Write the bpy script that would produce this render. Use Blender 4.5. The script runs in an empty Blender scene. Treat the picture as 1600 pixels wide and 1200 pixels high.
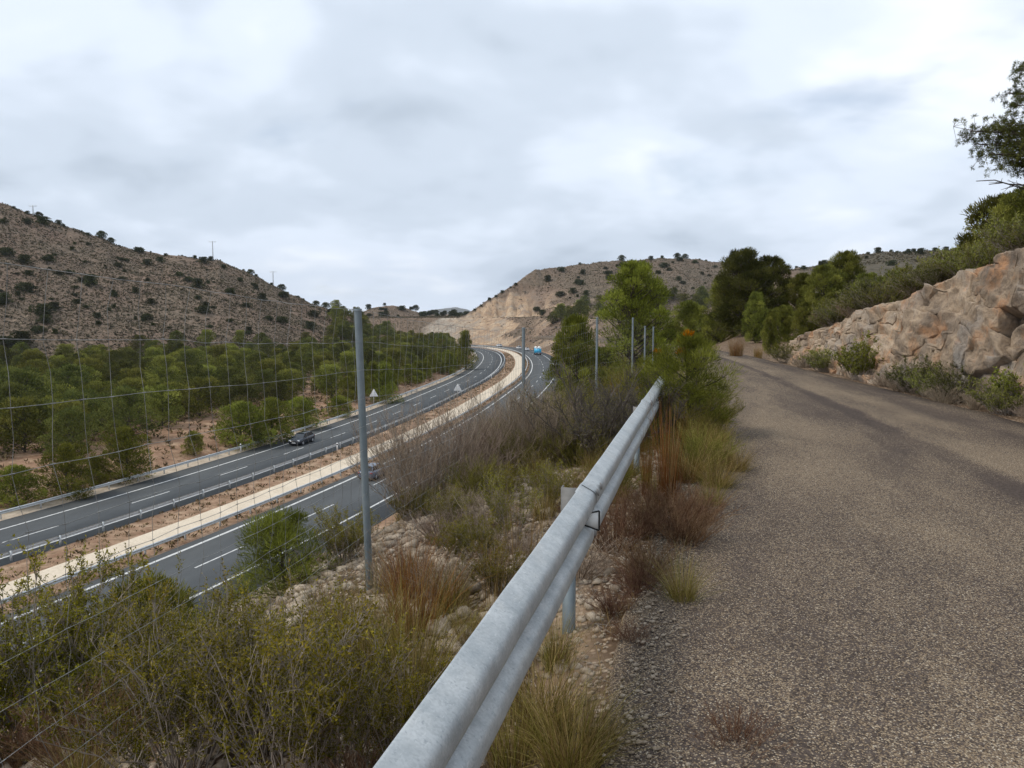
import bpy, math, random
import numpy as np

# ------------------------------------------------------------------ camera, sky, sun
SC = bpy.context.scene
COL = SC.collection
F_PX, PITCH, EYE = 1180.0, math.atan(110 / 1180.0), 1.55     # photo is 1600 x 1200, horizon at v = 490
cam_d = bpy.data.cameras.new('camera')
cam_d.sensor_width = 36.0
cam_d.lens = 36.0 * F_PX / 1600.0
cam_d.clip_start, cam_d.clip_end = 0.05, 20000
cam = bpy.data.objects.new('camera', cam_d)
COL.objects.link(cam)
cam.location = (0, 0, EYE)
cam.rotation_euler = (math.pi / 2 - PITCH, 0, 0)
SC.camera = cam

SUN_EL, SUN_AZ = math.radians(50), math.radians(262)          # azimuth clockwise from +Y
world = bpy.data.worlds.new('World')
SC.world = world
world.use_nodes = True
SKY_STRENGTH = 0.1
sun_d = bpy.data.lights.new('sun', 'SUN')
sun_d.energy = 1.5
sun_d.angle = math.radians(14)
sun_d.color = (1.0, 0.92, 0.80)
sun = bpy.data.objects.new('sun', sun_d)
COL.objects.link(sun)
sun.rotation_euler = (math.pi / 2 - SUN_EL, 0, -SUN_AZ + math.pi)
SC.view_settings.view_transform = 'Standard'
SC.view_settings.look = 'None'
SC.view_settings.exposure = 0.32
SC.view_settings.gamma = 1.0
SC.view_settings.use_curve_mapping = False
SC.cycles.max_bounces = 6
SC.cycles.diffuse_bounces = 3
SC.cycles.transparent_max_bounces = 4


def build_sky():
    nt = world.node_tree
    nt.nodes.clear()
    N, L = nt.nodes.new, nt.links.new
    out = N('ShaderNodeOutputWorld')
    bg = N('ShaderNodeBackground')
    bg.inputs['Strength'].default_value = SKY_STRENGTH
    L(bg.outputs[0], out.inputs[0])
    sky = N('ShaderNodeTexSky')
    sky.sky_type = 'NISHITA'
    sky.sun_disc = False
    sky.sun_elevation = SUN_EL
    sky.sun_rotation = SUN_AZ
    tc = N('ShaderNodeTexCoord')
    sep = N('ShaderNodeSeparateXYZ')
    L(tc.outputs['Generated'], sep.inputs[0])

    def math_(op, a, b=None):
        m = N('ShaderNodeMath'); m.operation = op
        for i, v in enumerate((a, b)):
            if v is None: continue
            if isinstance(v, (int, float)): m.inputs[i].default_value = v
            else: L(v, m.inputs[i])
        return m.outputs[0]
    zc = math_('ADD', math_('MAXIMUM', sep.outputs[2], 0.0), 0.30)
    comb = N('ShaderNodeCombineXYZ')
    L(math_('DIVIDE', sep.outputs[0], zc), comb.inputs[0])
    L(math_('DIVIDE', sep.outputs[1], zc), comb.inputs[1])

    def noise(scale, detail, rough, dist, off):
        mp = N('ShaderNodeMapping'); mp.inputs['Location'].default_value = off
        L(comb.outputs[0], mp.inputs[0])
        n = N('ShaderNodeTexNoise')
        n.inputs['Scale'].default_value = scale
        n.inputs['Detail'].default_value = detail
        n.inputs['Roughness'].default_value = rough
        n.inputs['Distortion'].default_value = dist
        L(mp.outputs[0], n.inputs[0])
        return n.outputs[0]

    def ramp(fac, stops):
        r = N('ShaderNodeValToRGB')
        r.color_ramp.interpolation = 'EASE'
        e = r.color_ramp.elements
        while len(e) < len(stops): e.new(0.5)
        for el, (p, c) in zip(e, stops):
            el.position = p; el.color = (*c, 1)
        L(fac, r.inputs[0])
        return r.outputs[0]
    big = noise(0.5, 4, 0.45, 0.3, (3.1, 7.7, 0))
    med = noise(1.3, 4, 0.5, 0.4, (1.3, 2.2, 4))
    fine = noise(3.2, 3, 0.5, 0.3, (0.4, 9.2, 1))
    mixv = math_('ADD', math_('ADD', math_('MULTIPLY', big, 0.42), math_('MULTIPLY', med, 0.38)), math_('MULTIPLY', fine, 0.20))
    k = 1.0 / SKY_STRENGTH
    def c(r, g, b): return (r * k / 10, g * k / 10, b * k / 10)
    cloud = ramp(mixv, [(0.38, c(.44, .51, .60)), (0.45, c(.57, .645, .745)), (0.52, c(.70, .775, .885)), (0.60, c(.86, .91, .98))])
    sc10 = N('ShaderNodeVectorMath'); sc10.operation = 'SCALE'; sc10.inputs['Scale'].default_value = 10.0
    L(cloud, sc10.inputs[0])
    # thin gaps where the blue shows through
    gap = ramp(noise(1.1, 5, 0.55, 0.4, (8.8, 1.4, 2)), [(0.56, (0, 0, 0)), (0.74, (.5, .5, .5))])
    mx = N('ShaderNodeMix'); mx.data_type = 'RGBA'
    L(gap, mx.inputs[0])
    L(sc10.outputs[0], mx.inputs[6])
    L(sky.outputs[0], mx.inputs[7])
    L(mx.outputs[2], bg.inputs[0])
    return


build_sky()

# ------------------------------------------------------------------ small maths
R = np.random.default_rng(11)
random.seed(5)


def ray(u, v):
    cx, cu = (u - 800) / F_PX, (600 - v) / F_PX
    return np.array([cx, math.cos(PITCH) + cu * math.sin(PITCH), -math.sin(PITCH) + cu * math.cos(PITCH)])


def at(u, v, y):
    d = ray(u, v)
    return np.array([0, 0, EYE]) + d * (y / d[1])


def on_plane(u, v, z):
    d = ray(u, v)
    return np.array([0, 0, EYE]) + d * ((z - EYE) / d[2])


def vn(x, y, seed=0):
    x = np.asarray(x, float); y = np.asarray(y, float)
    xi, yi = np.floor(x).astype(np.int64), np.floor(y).astype(np.int64)
    fx, fy = x - xi, y - yi
    fx, fy = fx * fx * (3 - 2 * fx), fy * fy * (3 - 2 * fy)

    def h(a, b):
        n = (a * 374761393 + b * 668265263 + seed * 1442695041) & 0x7fffffff
        n = ((n ^ (n >> 13)) * 1274126177) & 0x7fffffff
        return ((n ^ (n >> 16)) & 0xffff) / 65535.0
    a, b, c, d = h(xi, yi), h(xi + 1, yi), h(xi, yi + 1), h(xi + 1, yi + 1)
    return (a * (1 - fx) + b * fx) * (1 - fy) + (c * (1 - fx) + d * fx) * fy


def fbm(x, y, oct=4, seed=0, gain=0.5):
    s, a, t = 0, 1.0, 0
    for i in range(oct):
        s = s + a * vn(x * 2 ** i + 17.3 * i, y * 2 ** i - 9.1 * i, seed + i)
        t += a; a *= gain
    return s / t - 0.5


def sstep(a, b, x):
    t = np.clip((x - a) / (b - a), 0, 1)
    return t * t * (3 - 2 * t)


def unit(v):
    return v / np.maximum(np.linalg.norm(v, axis=-1, keepdims=True), 1e-9)


def rdir(n, rng):
    return unit(rng.normal(size=(n, 3)))


# ------------------------------------------------------------------ mesh builder
class MB:
    def __init__(s): s.V, s.F4, s.F3, s.T, s.n = [], [], [], [], 0

    def add(s, V, F, tint=0.5):
        V = np.asarray(V, float).reshape(-1, 3)
        F = np.asarray(F, np.int64)
        if len(F) == 0: return
        (s.F4 if F.shape[1] == 4 else s.F3).append(F + s.n)
        s.V.append(V)
        s.T.append(np.broadcast_to(np.asarray(tint, float), (len(V),)).copy() if np.ndim(tint) == 0 else np.asarray(tint, float))
        s.n += len(V)

    def box(s, c, size, rz=0.0, taper=1.0, tint=0.5):
        sx, sy, sz = [q / 2 for q in size]
        P = np.array([[-sx, -sy, -sz], [sx, -sy, -sz], [sx, sy, -sz], [-sx, sy, -sz],
                      [-sx * taper, -sy * taper, sz], [sx * taper, -sy * taper, sz], [sx * taper, sy * taper, sz], [-sx * taper, sy * taper, sz]])
        ca, sa = math.cos(rz), math.sin(rz)
        P[:, :2] = P[:, :2] @ np.array([[ca, sa], [-sa, ca]])
        s.add(P + np.array(c), [[0, 3, 2, 1], [4, 5, 6, 7], [0, 1, 5, 4], [1, 2, 6, 5], [2, 3, 7, 6], [3, 0, 4, 7]], tint)

    def tube(s, P, r, sides=8, cap=True, tint=0.5):
        P = np.asarray(P, float)
        n = len(P)
        r = np.broadcast_to(np.asarray(r, float), (n,))
        T = np.gradient(P, axis=0); T = unit(T)
        ref = np.array([0, 0, 1.0]) if abs(T[:, 2]).mean() < 0.8 else np.array([1.0, 0, 0])
        A = unit(np.cross(T, ref)); B = np.cross(T, A)
        an = np.arange(sides) * 2 * math.pi / sides
        V = P[:, None] + r[:, None, None] * (np.cos(an)[None, :, None] * A[:, None] + np.sin(an)[None, :, None] * B[:, None])
        i = np.arange(n - 1)[:, None] * sides; j = np.arange(sides)[None]; k = (j + 1) % sides
        F = np.stack([i + j, i + k, i + sides + k, i + sides + j], -1).reshape(-1, 4)
        s.add(V.reshape(-1, 3), F, tint)
        if cap:
            for e, rev in ((0, True), (n - 1, False)):
                Vc = np.vstack([V[e], P[e][None]])
                tri = np.stack([j[0], k[0], np.full(sides, sides)], -1)
                s.add(Vc, tri[:, ::-1] if rev else tri, tint)

    def segs(s, P0, P1, r0, r1, tint=0.5):
        N = len(P0)
        if N == 0: return
        D = unit(P1 - P0)
        ref = np.where(np.abs(D[:, 2:3]) < 0.9, np.array([[0, 0, 1.0]]), np.array([[1.0, 0, 0]]))
        A = unit(np.cross(D, ref)); B = np.cross(D, A)
        an = np.arange(3) * 2 * math.pi / 3
        ring = np.cos(an)[None, :, None] * A[:, None] + np.sin(an)[None, :, None] * B[:, None]
        r0 = np.broadcast_to(r0, (N,))[:, None, None]; r1 = np.broadcast_to(r1, (N,))[:, None, None]
        V = np.concatenate([P0[:, None] + ring * r0, P1[:, None] + ring * r1], 1)
        b = np.arange(N)[:, None, None] * 6
        F = b + np.array([[0, 1, 4, 3], [1, 2, 5, 4], [2, 0, 3, 5]])[None]
        t = np.repeat(np.broadcast_to(tint, (N,)), 6)
        s.add(V, F.reshape(-1, 4), t)

    def leaves(s, P, D, Nn, Ln, W, tint=0.5):
        N = len(P)
        S = unit(np.cross(D, Nn))
        Ln = np.broadcast_to(Ln, (N,))[:, None]; W = np.broadcast_to(W, (N,))[:, None]
        M = P + D * Ln * .5
        V = np.stack([P, M + S * W * .5, P + D * Ln, M - S * W * .5], 1)
        F = np.arange(N)[:, None] * 4 + np.arange(4)[None]
        s.add(V, F, np.repeat(np.broadcast_to(tint, (N,)), 4))

    def blades(s, base, az, L_, lean, droop, w, K=4, tint=0.5, face=None):
        N = len(base)
        t = np.linspace(0, 1, K + 1)[None, :]
        H = np.stack([np.cos(az), np.sin(az)], -1)
        L_, lean, droop, w = [np.broadcast_to(q, (N,))[:, None] for q in (L_, lean, droop, w)]
        hor = L_ * lean * t ** 1.6
        z = L_ * (t * np.sqrt(np.maximum(1 - lean ** 2 * .8, .1)) - droop * t ** 2.4)
        C = np.stack([base[:, 0:1] + H[:, 0:1] * hor, base[:, 1:2] + H[:, 1:2] * hor, base[:, 2:3] + z], -1)
        fa = R.uniform(0, 6.28, N) if face is None else face
        S = np.stack([np.cos(fa), np.sin(fa), np.zeros(N)], -1)[:, None]
        ww = (w * (1 - t * .85))[..., None] * .5
        V = np.stack([C - S * ww, C + S * ww], 2).reshape(N, -1, 3)
        i = np.arange(K)[None] * 2 + np.arange(N)[:, None] * 2 * (K + 1)
        F = np.stack([i, i + 1, i + 3, i + 2], -1).reshape(-1, 4)
        s.add(V, F, np.repeat(np.broadcast_to(tint, (N,)), 2 * (K + 1)))

    def mesh(s, name, mat, smooth=False):
        me = bpy.data.meshes.new(name)
        V = np.concatenate(s.V) if s.V else np.zeros((0, 3))
        f4 = np.concatenate(s.F4) if s.F4 else np.zeros((0, 4), np.int64)
        f3 = np.concatenate(s.F3) if s.F3 else np.zeros((0, 3), np.int64)
        me.vertices.add(len(V)); me.vertices.foreach_set('co', V.astype(np.float32).ravel())
        nl = f4.size + f3.size
        me.loops.add(nl)
        me.loops.foreach_set('vertex_index', np.concatenate([f4.ravel(), f3.ravel()]).astype(np.int32))
        np_ = len(f4) + len(f3)
        me.polygons.add(np_)
        st = np.concatenate([np.arange(len(f4)) * 4, f4.size + np.arange(len(f3)) * 3]).astype(np.int32)
        me.polygons.foreach_set('loop_start', st)
        if smooth: me.polygons.foreach_set('use_smooth', np.ones(np_, bool))
        a = me.attributes.new('tint', 'FLOAT', 'POINT')
        a.data.foreach_set('value', np.concatenate(s.T).astype(np.float32) if s.T else np.zeros(0, np.float32))
        if mat: me.materials.append(mat)
        me.update(calc_edges=True)
        me.validate()
        return me

    def build(s, name, mat, parent=None, smooth=False, loc=None):
        o = bpy.data.objects.new(name, s.mesh(name, mat, smooth))
        COL.objects.link(o)
        if parent is not None: o.parent = parent
        if loc is not None: o.location = loc
        return o


def tag(o, label=None, cat=None, group=None, kind=None):
    if label: o['label'] = label
    if cat: o['category'] = cat
    if group: o['group'] = group
    if kind: o['kind'] = kind
    return o


def empty(name, loc=(0, 0, 0), rz=0.0):
    o = bpy.data.objects.new(name, None)
    COL.objects.link(o)
    o.location = loc; o.rotation_euler = (0, 0, rz)
    o.empty_display_size = 0.1
    return o


def link(name, me, parent, loc=(0, 0, 0), rot=(0, 0, 0), sc=None):
    o = bpy.data.objects.new(name, me)
    COL.objects.link(o)
    o.parent = parent; o.location = loc; o.rotation_euler = rot
    if sc is not None: o.scale = sc
    return o


# ------------------------------------------------------------------ materials
class M:
    """tiny node helper"""
    def __init__(s, name, rough=0.9, spec=0.3, metal=0.0):
        s.m = bpy.data.materials.new(name); s.m.use_nodes = True
        s.nt = s.m.node_tree
        s.b = s.nt.nodes['Principled BSDF']
        s.b.inputs['Roughness'].default_value = rough
        s.b.inputs['Metallic'].default_value = metal
        s.b.inputs['Specular IOR Level'].default_value = spec
        s._c = {}

    def n(s, t): return s.nt.nodes.new(t)

    def l(s, a, b): s.nt.links.new(a, b)

    def coord(s, which='Object', scale=(1, 1, 1), loc=(0, 0, 0), rot=(0, 0, 0)):
        if 'tc' not in s._c: s._c['tc'] = s.n('ShaderNodeTexCoord')
        mp = s.n('ShaderNodeMapping')
        mp.inputs['Scale'].default_value = scale; mp.inputs['Location'].default_value = loc; mp.inputs['Rotation'].default_value = rot
        s.l(s._c['tc'].outputs[which], mp.inputs[0])
        return mp.outputs[0]

    def noise(s, scale, detail=3, rough=.55, co=None, dist=0.0):
        t = s.n('ShaderNodeTexNoise')
        t.inputs['Scale'].default_value = scale; t.inputs['Detail'].default_value = detail
        t.inputs['Roughness'].default_value = rough; t.inputs['Distortion'].default_value = dist
        s.l(co if co is not None else s.coord(), t.inputs[0])
        return t.outputs[0]

    def voro(s, scale, feature='F1', out='Distance', co=None, rnd=1.0):
        t = s.n('ShaderNodeTexVoronoi'); t.feature = feature
        t.inputs['Scale'].default_value = scale; t.inputs['Randomness'].default_value = rnd
        s.l(co if co is not None else s.coord(), t.inputs[0])
        return t.outputs[out]

    def ramp(s, fac, stops, interp='LINEAR'):
        r = s.n('ShaderNodeValToRGB'); r.color_ramp.interpolation = interp
        e = r.color_ramp.elements
        while len(e) < len(stops): e.new(0.5)
        for el, (p, c) in zip(e, stops):
            el.position = p
            el.color = (*c, 1) if not isinstance(c, (int, float)) else (c, c, c, 1)
        s.l(fac, r.inputs[0])
        return r.outputs[0]

    def math(s, op, a, b=None, clamp=False):
        m = s.n('ShaderNodeMath'); m.operation = op; m.use_clamp = clamp
        for i, v in enumerate((a, b)):
            if v is None: continue
            if isinstance(v, (int, float)): m.inputs[i].default_value = v
            else: s.l(v, m.inputs[i])
        return m.outputs[0]

    def mix(s, fac, a, b, blend='MIX'):
        m = s.n('ShaderNodeMix'); m.data_type = 'RGBA'; m.blend_type = blend
        for i, v in ((0, fac), (6, a), (7, b)):
            if isinstance(v, (int, float)): m.inputs[i].default_value = v
            elif isinstance(v, tuple): m.inputs[i].default_value = (*v, 1)
            else: s.l(v, m.inputs[i])
        return m.outputs[2]

    def attr(s, name, out='Fac'):
        a = s.n('ShaderNodeAttribute'); a.attribute_name = name
        return a.outputs[out]

    def rand(s):
        return s.n('ShaderNodeObjectInfo').outputs['Random']

    def bump(s, h, strength=.5, dist=.02):
        b = s.n('ShaderNodeBump')
        b.inputs['Strength'].default_value = strength; b.inputs['Distance'].default_value = dist
        s.l(h, b.inputs['Height']); s.l(b.outputs[0], s.b.inputs['Normal'])

    def col(s, c):
        if isinstance(c, tuple): s.b.inputs['Base Color'].default_value = (*c, 1)
        else: s.l(c, s.b.inputs['Base Color'])
        return s.m

    def rough(s, c): s.l(c, s.b.inputs['Roughness'])


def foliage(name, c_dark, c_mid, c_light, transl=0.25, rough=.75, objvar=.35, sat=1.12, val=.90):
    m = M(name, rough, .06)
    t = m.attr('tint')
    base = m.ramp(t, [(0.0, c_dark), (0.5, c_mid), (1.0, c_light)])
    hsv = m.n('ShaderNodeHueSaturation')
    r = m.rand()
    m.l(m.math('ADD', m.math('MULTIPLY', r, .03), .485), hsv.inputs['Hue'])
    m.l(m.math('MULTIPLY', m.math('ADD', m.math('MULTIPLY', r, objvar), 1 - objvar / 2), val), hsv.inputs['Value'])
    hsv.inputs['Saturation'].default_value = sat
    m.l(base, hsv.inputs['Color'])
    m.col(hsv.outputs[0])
    if transl:
        tr = m.n('ShaderNodeBsdfTranslucent'); m.l(hsv.outputs[0], tr.inputs[0])
        mx = m.n('ShaderNodeMixShader'); mx.inputs[0].default_value = transl
        out = m.nt.nodes['Material Output']
        m.l(m.b.outputs[0], mx.inputs[1]); m.l(tr.outputs[0], mx.inputs[2]); m.l(mx.outputs[0], out.inputs[0])
    return m.m


def plain(name, c, rough=.6, metal=0.0, spec=.4, var=.15, scale=8):
    m = M(name, rough, spec, metal)
    f = m.noise(scale, 4)
    a = tuple(q * (1 - var) for q in c); b = tuple(min(1, q * (1 + var)) for q in c)
    return m.col(m.ramp(f, [(.3, a), (.7, b)]))


MAT = {}
MAT['pine'] = foliage('pine_needles', (.040, .044, .011), (.135, .140, .030), (.29, .280, .065), objvar=.6, sat=1.02, val=1.2)
MAT['pine_dark'] = foliage('pine_needles_dark', (.026, .031, .010), (.080, .088, .023), (.180, .182, .048), objvar=.6, sat=1.02, val=1.2)
MAT['pine_bright'] = foliage('pine_needles_bright', (.046, .052, .010), (.150, .160, .026), (.30, .31, .058), objvar=.4, sat=1.02, val=1.05)
MAT['hill_green'] = foliage('hill_shrub_leaves', (.024, .030, .013), (.058, .066, .029), (.120, .122, .058), objvar=.5)
MAT['olive'] = foliage('olive_shrub_leaves', (.042, .043, .010), (.172, .158, .028), (.44, .37, .085), transl=.2)
MAT['broom'] = foliage('broom_stems', (.060, .062, .018), (.185, .175, .052), (.38, .33, .12), transl=.15)
MAT['greybush'] = foliage('dry_grey_twigs', (.165, .128, .095), (.33, .262, .20), (.53, .445, .355), transl=0)
MAT['straw'] = foliage('straw_blades', (.13, .085, .040), (.30, .21, .10), (.50, .38, .20))
MAT['rust'] = foliage('rust_dry_stems', (.12, .050, .022), (.29, .14, .055), (.46, .27, .12))
MAT['reddish'] = foliage('reddish_dry_twigs', (.12, .062, .042), (.25, .150, .100), (.42, .29, .195))
MAT['espar'] = foliage('esparto_blades', (.070, .062, .018), (.215, .185, .055), (.46, .38, .16), transl=.15)
MAT['deadneedle'] = foliage('dead_orange_needles', (.25, .07, .015), (.45, .14, .03), (.55, .22, .06))
MAT['darktwig'] = plain('dark_bark', (.10, .082, .068), .9, scale=30)
MAT['twig'] = plain('grey_brown_twigs', (.27, .225, .185), .9, scale=20, var=.4)
MAT['bark'] = plain('pine_bark', (.075, .058, .045), .95, scale=6, var=.4)
MAT['white'] = plain('white_plastic', (.85, .85, .83), .5, var=.04)
MAT['black'] = plain('black_rubber', (.012, .012, .013), .7)
MAT['signback'] = plain('sign_back_metal', (.70, .72, .74), .5, 0, var=.08)
MAT['glass'] = plain('dark_glass', (.02, .028, .036), .06, 0, .6, var=.05)
MAT['lamp_glass'] = plain('headlight_glass', (.75, .78, .80), .15, 0, .6, var=.05)
MAT['red_glass'] = plain('tail_light_glass', (.35, .01, .01), .2, 0, .5, var=.05)
MAT['chrome'] = plain('alloy', (.55, .56, .58), .35, .7, var=.05)


def galv(name, c1, c2, near=False):
    m = M(name, .48, .5, .35)
    f = m.noise(7, 5, .6)
    base = m.ramp(f, [(.3, c1), (.7, c2)])
    if near:
        sp = m.voro(150, out='Color')
        sph = m.n('ShaderNodeSeparateColor'); m.l(sp, sph.inputs[0])
        base = m.mix(.20, base, m.ramp(sph.outputs[0], [(0, .30), (.5, .55), (1, .75)]))
        bl = m.math('MULTIPLY', m.ramp(m.noise(70, 3, .6), [(.60, 0.0), (.68, 1.0)]), .55)
        base = m.mix(bl, base, (.24, .27, .29))
        st = m.noise(3.5, 4, .6, m.coord(scale=(1, 1, 6)))
        base = m.mix(m.math('MULTIPLY', m.ramp(st, [(.5, 0.0), (.75, 1.0)]), .28), base, (.42, .38, .32))
        base = m.mix(m.math('MULTIPLY', m.ramp(m.noise(13, 5, .65), [(.45, 0.0), (.62, 1.0)]), .35), base, (.30, .335, .35))
        sc_ = m.noise(4, 4, .6, m.coord(scale=(9, 9, 60), rot=(0, .3, .25)))
        base = m.mix(m.math('MULTIPLY', m.ramp(sc_, [(.62, 0.0), (.68, 1.0)]), .4), base, (.66, .67, .66))
        m.rough(m.ramp(m.noise(20, 3), [(.3, .42), (.7, .66)]))
        m.bump(m.noise(60, 2), .05, .003)
    return m.col(base)


MAT['galv'] = galv('galvanised_steel', (.34, .375, .385), (.53, .555, .55), True)
MAT['galv_far'] = galv('galvanised_steel_weathered', (.48, .51, .52), (.66, .68, .68))
MAT['fencepost'] = galv('fence_post_steel', (.165, .205, .225), (.26, .305, .325))
MAT['railpost'] = plain('dull_rail_post', (.22, .215, .205), .75, .1, .3, .25, 14)
MAT['wire'] = galv('fence_wire_steel', (.13, .13, .125), (.38, .38, .36))


def asphalt(name, dark, light):
    m = M(name, .9, .18)
    co = m.coord()
    f = m.noise(.25, 5, .6, co)
    g = m.noise(30, 3, .7, co)
    base = m.ramp(f, [(.3, dark), (.7, light)])
    nn = m.math('DIVIDE', m.math('ADD', m.attr('tint'), 16.0), 34.0)
    st = [(0, .5)]
    for c in (-9.7, -6.05, 8.55, 12.05):
        for d, v in ((-1.4, .5), (-.85, .0), (-.35, .8), (.35, .8), (.85, .0), (1.4, .5)): st.append(((c + d + 16) / 34, v))
    tr = m.ramp(nn, st)
    base = m.mix(m.math('MULTIPLY', tr, .35), base, tuple(q * .72 for q in dark))
    base = m.mix(m.ramp(m.noise(.35, 4, .6, m.coord(scale=(1, .15, 1))), [(.5, 0.0), (.7, .35)]), base, tuple(q * 1.35 for q in light))
    return m.col(m.mix(.3, base, m.ramp(g, [(.3, .04), (.7, .14)])))


MAT['asphalt'] = asphalt('motorway_asphalt', (.070, .078, .083), (.096, .105, .108))
MAT['paint'] = plain('road_paint', (.58, .58, .56), .7, var=.25, scale=3)
m = M('ditch_concrete', .9, .25)
MAT['ditch'] = m.col(m.mix(.5, m.ramp(m.noise(.6, 5), [(.3, (.58, .48, .36)), (.7, (.74, .63, .49))]), m.ramp(m.noise(6, 4), [(.3, (.50, .42, .31)), (.7, (.74, .64, .50))])))


def chip_seal():
    m = M('chip_seal_surface', .92, .06)
    co = m.coord('Object')
    uv = m.coord('UV')
    cells = m.voro(165, out='Color', co=co)
    sp = m.n('ShaderNodeSeparateColor'); m.l(cells, sp.inputs[0])
    dist = m.voro(165, out='Distance', co=co)
    # how many stones are left: patches worn along the wheel tracks
    patch = m.noise(.55, 5, .55, m.coord('UV', scale=(1.3, .55, 1)), .6)
    patch2 = m.noise(2.3, 4, .6, m.coord('UV', scale=(1.0, .45, 1)), .4)
    sx = m.n('ShaderNodeSeparateXYZ'); m.l(uv, sx.inputs[0])
    wob = m.math('MULTIPLY', m.math('SUBTRACT', m.noise(.5, 3, .5, m.coord('UV', scale=(0, 1, 1))), .5), .22)
    un = m.math('ADD', sx.outputs[0], wob)          # metres from the left edge
    track = m.ramp(m.math('DIVIDE', un, 7.0), [(.0, .66), (.10, .50), (.20, .72), (.32, .70), (.42, .50), (.50, .48), (.535, .12), (.555, .12), (.60, .80), (.73, .70), (.84, .34), (1.0, .34)], 'EASE')
    dens = m.math('ADD', m.math('ADD', m.math('ADD', m.math('MULTIPLY', track, .74), -.18), m.math('MULTIPLY', m.ramp(patch, [(.38, 0.0), (.62, 1.0)]), .36)), m.math('MULTIPLY', m.ramp(patch2, [(.35, 0.0), (.65, 1.0)]), .16))
    stone = m.math('MULTIPLY', m.math('SUBTRACT', dens, m.math('MULTIPLY', sp.outputs[0], .98)), 5.0, True)
    stone = m.math('MULTIPLY', stone, m.ramp(dist, [(.40, 1.0), (.70, .3)]))
    scol = m.ramp(sp.outputs[1], [(0, (.16, .112, .070)), (.35, (.265, .195, .125)), (.7, (.375, .287, .190)), (.93, (.49, .405, .29)), (1, (.60, .53, .42))])
    bind = m.ramp(m.noise(40, 3, .6, co), [(.3, (.046, .036, .031)), (.7, (.110, .087, .074))])
    m.bump(m.math('SUBTRACT', 1.0, dist), .55, .006)
    return m.col(m.mix(stone, bind, scol))


MAT['chip'] = chip_seal()


def ground_mat():
    m = M('ground_earth', .95, .04)
    co = m.coord('Object')
    ga = m.n('ShaderNodeAttribute'); ga.attribute_name = 'gtype'
    sp = m.n('ShaderNodeSeparateColor'); m.l(ga.outputs['Color'], sp.inputs[0])
    # near verge: stony brown earth
    n1 = m.noise(1.7, 5, .6, co)
    soil = m.ramp(n1, [(.3, (.070, .045, .030)), (.5, (.120, .080, .052)), (.7, (.19, .135, .090))])
    vc = m.voro(28, out='Color', co=co); vs = m.n('ShaderNodeSeparateColor'); m.l(vc, vs.inputs[0])
    vd = m.voro(28, out='Distance', co=co)
    pale = m.ramp(vs.outputs[1], [(0, (.20, .13, .085)), (.5, (.38, .28, .19)), (1, (.56, .47, .37))])
    pm = m.math('MULTIPLY', m.math('GREATER_THAN', vs.outputs[0], .30), m.ramp(vd, [(.25, 1.0), (.55, 0.0)]))
    near = m.mix(pm, soil, pale)
    # hillside: pinkish bare earth with grey scrub specks
    h1 = m.noise(.035, 5, .6, co); h2 = m.noise(.55, 5, .65, co); h3 = m.noise(1.3, 4, .7, m.coord('Object', scale=(1, 1, 2.2)))
    hill = m.ramp(h2, [(.30, (.105, .079, .057)), (.47, (.178, .131, .095)), (.60, (.25, .186, .135)), (.74, (.37, .28, .205))])
    hill = m.mix(m.math('MULTIPLY', m.ramp(h3, [(.46, 1.0), (.58, 0.0)]), .68), hill, (.105, .088, .064))
    hill = m.mix(m.math('MULTIPLY', m.ramp(h1, [(.4, 0.0), (.7, 1.0)]), .30), hill, (.27, .16, .12))
    # pale cut rock
    c1 = m.noise(.16, 6, .62, co, .4); c2 = m.noise(.11, 5, .6, m.coord('Object', scale=(1, 1, 2.0), rot=(.3, .75, 0)), .8)
    cut = m.ramp(c1, [(.3, (.28, .19, .125)), (.5, (.43, .305, .20)), (.7, (.53, .41, .285))])
    cut = m.mix(m.ramp(c2, [(.46, 0.0), (.62, .8)]), cut, (.30, .26, .215))
    sxc = m.n('ShaderNodeSeparateXYZ'); m.l(co, sxc.inputs[0])
    gx = m.math('ADD', sxc.outputs[0], m.math('MULTIPLY', m.noise(.08, 4, .6, co), 40.0))
    cut = m.mix(m.ramp(m.math('DIVIDE', m.math('ADD', gx, 40.0), 80.0), [(.28, .8), (.46, 0.0)]), cut, m.ramp(c1, [(.3, (.20, .185, .155)), (.7, (.42, .38, .32))]))
    cut = m.mix(m.math('MULTIPLY', m.ramp(m.noise(.45, 6, .72, co), [(.50, 0.0), (.60, 1.0)]), .65), cut, (.24, .165, .115))
    cut = m.mix(m.math('MULTIPLY', m.ramp(m.noise(.9, 5, .7, co), [(.52, 0.0), (.64, 1.0)]), .5), cut, (.22, .165, .12))
    # red-brown disturbed soil beside the motorway
    s1 = m.noise(.5, 6, .65, co)
    red = m.ramp(s1, [(.3, (.20, .110, .070)), (.5, (.34, .21, .135)), (.68, (.47, .33, .22))])
    red = m.mix(m.math('MULTIPLY', m.ramp(m.noise(2.1, 4, .7, co), [(.5, 0.0), (.6, 1.0)]), .5), red, (.17, .125, .075))
    hill = m.mix(m.math('MULTIPLY', ga.outputs['Alpha'], .8), hill, m.ramp(h2, [(.35, (.050, .050, .036)), (.65, (.125, .110, .082))]))
    c = m.mix(sp.outputs[0], near, hill)
    c = m.mix(sp.outputs[2], c, red)
    c = m.mix(sp.outputs[1], c, cut)
    hb = m.math('ADD', m.math('MULTIPLY', m.noise(22, 5, .7, co), .03), m.math('MULTIPLY', m.noise(.9, 5, .65, co), .05))
    m.bump(hb, .7, 1.0)
    return m.col(c)


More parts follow.
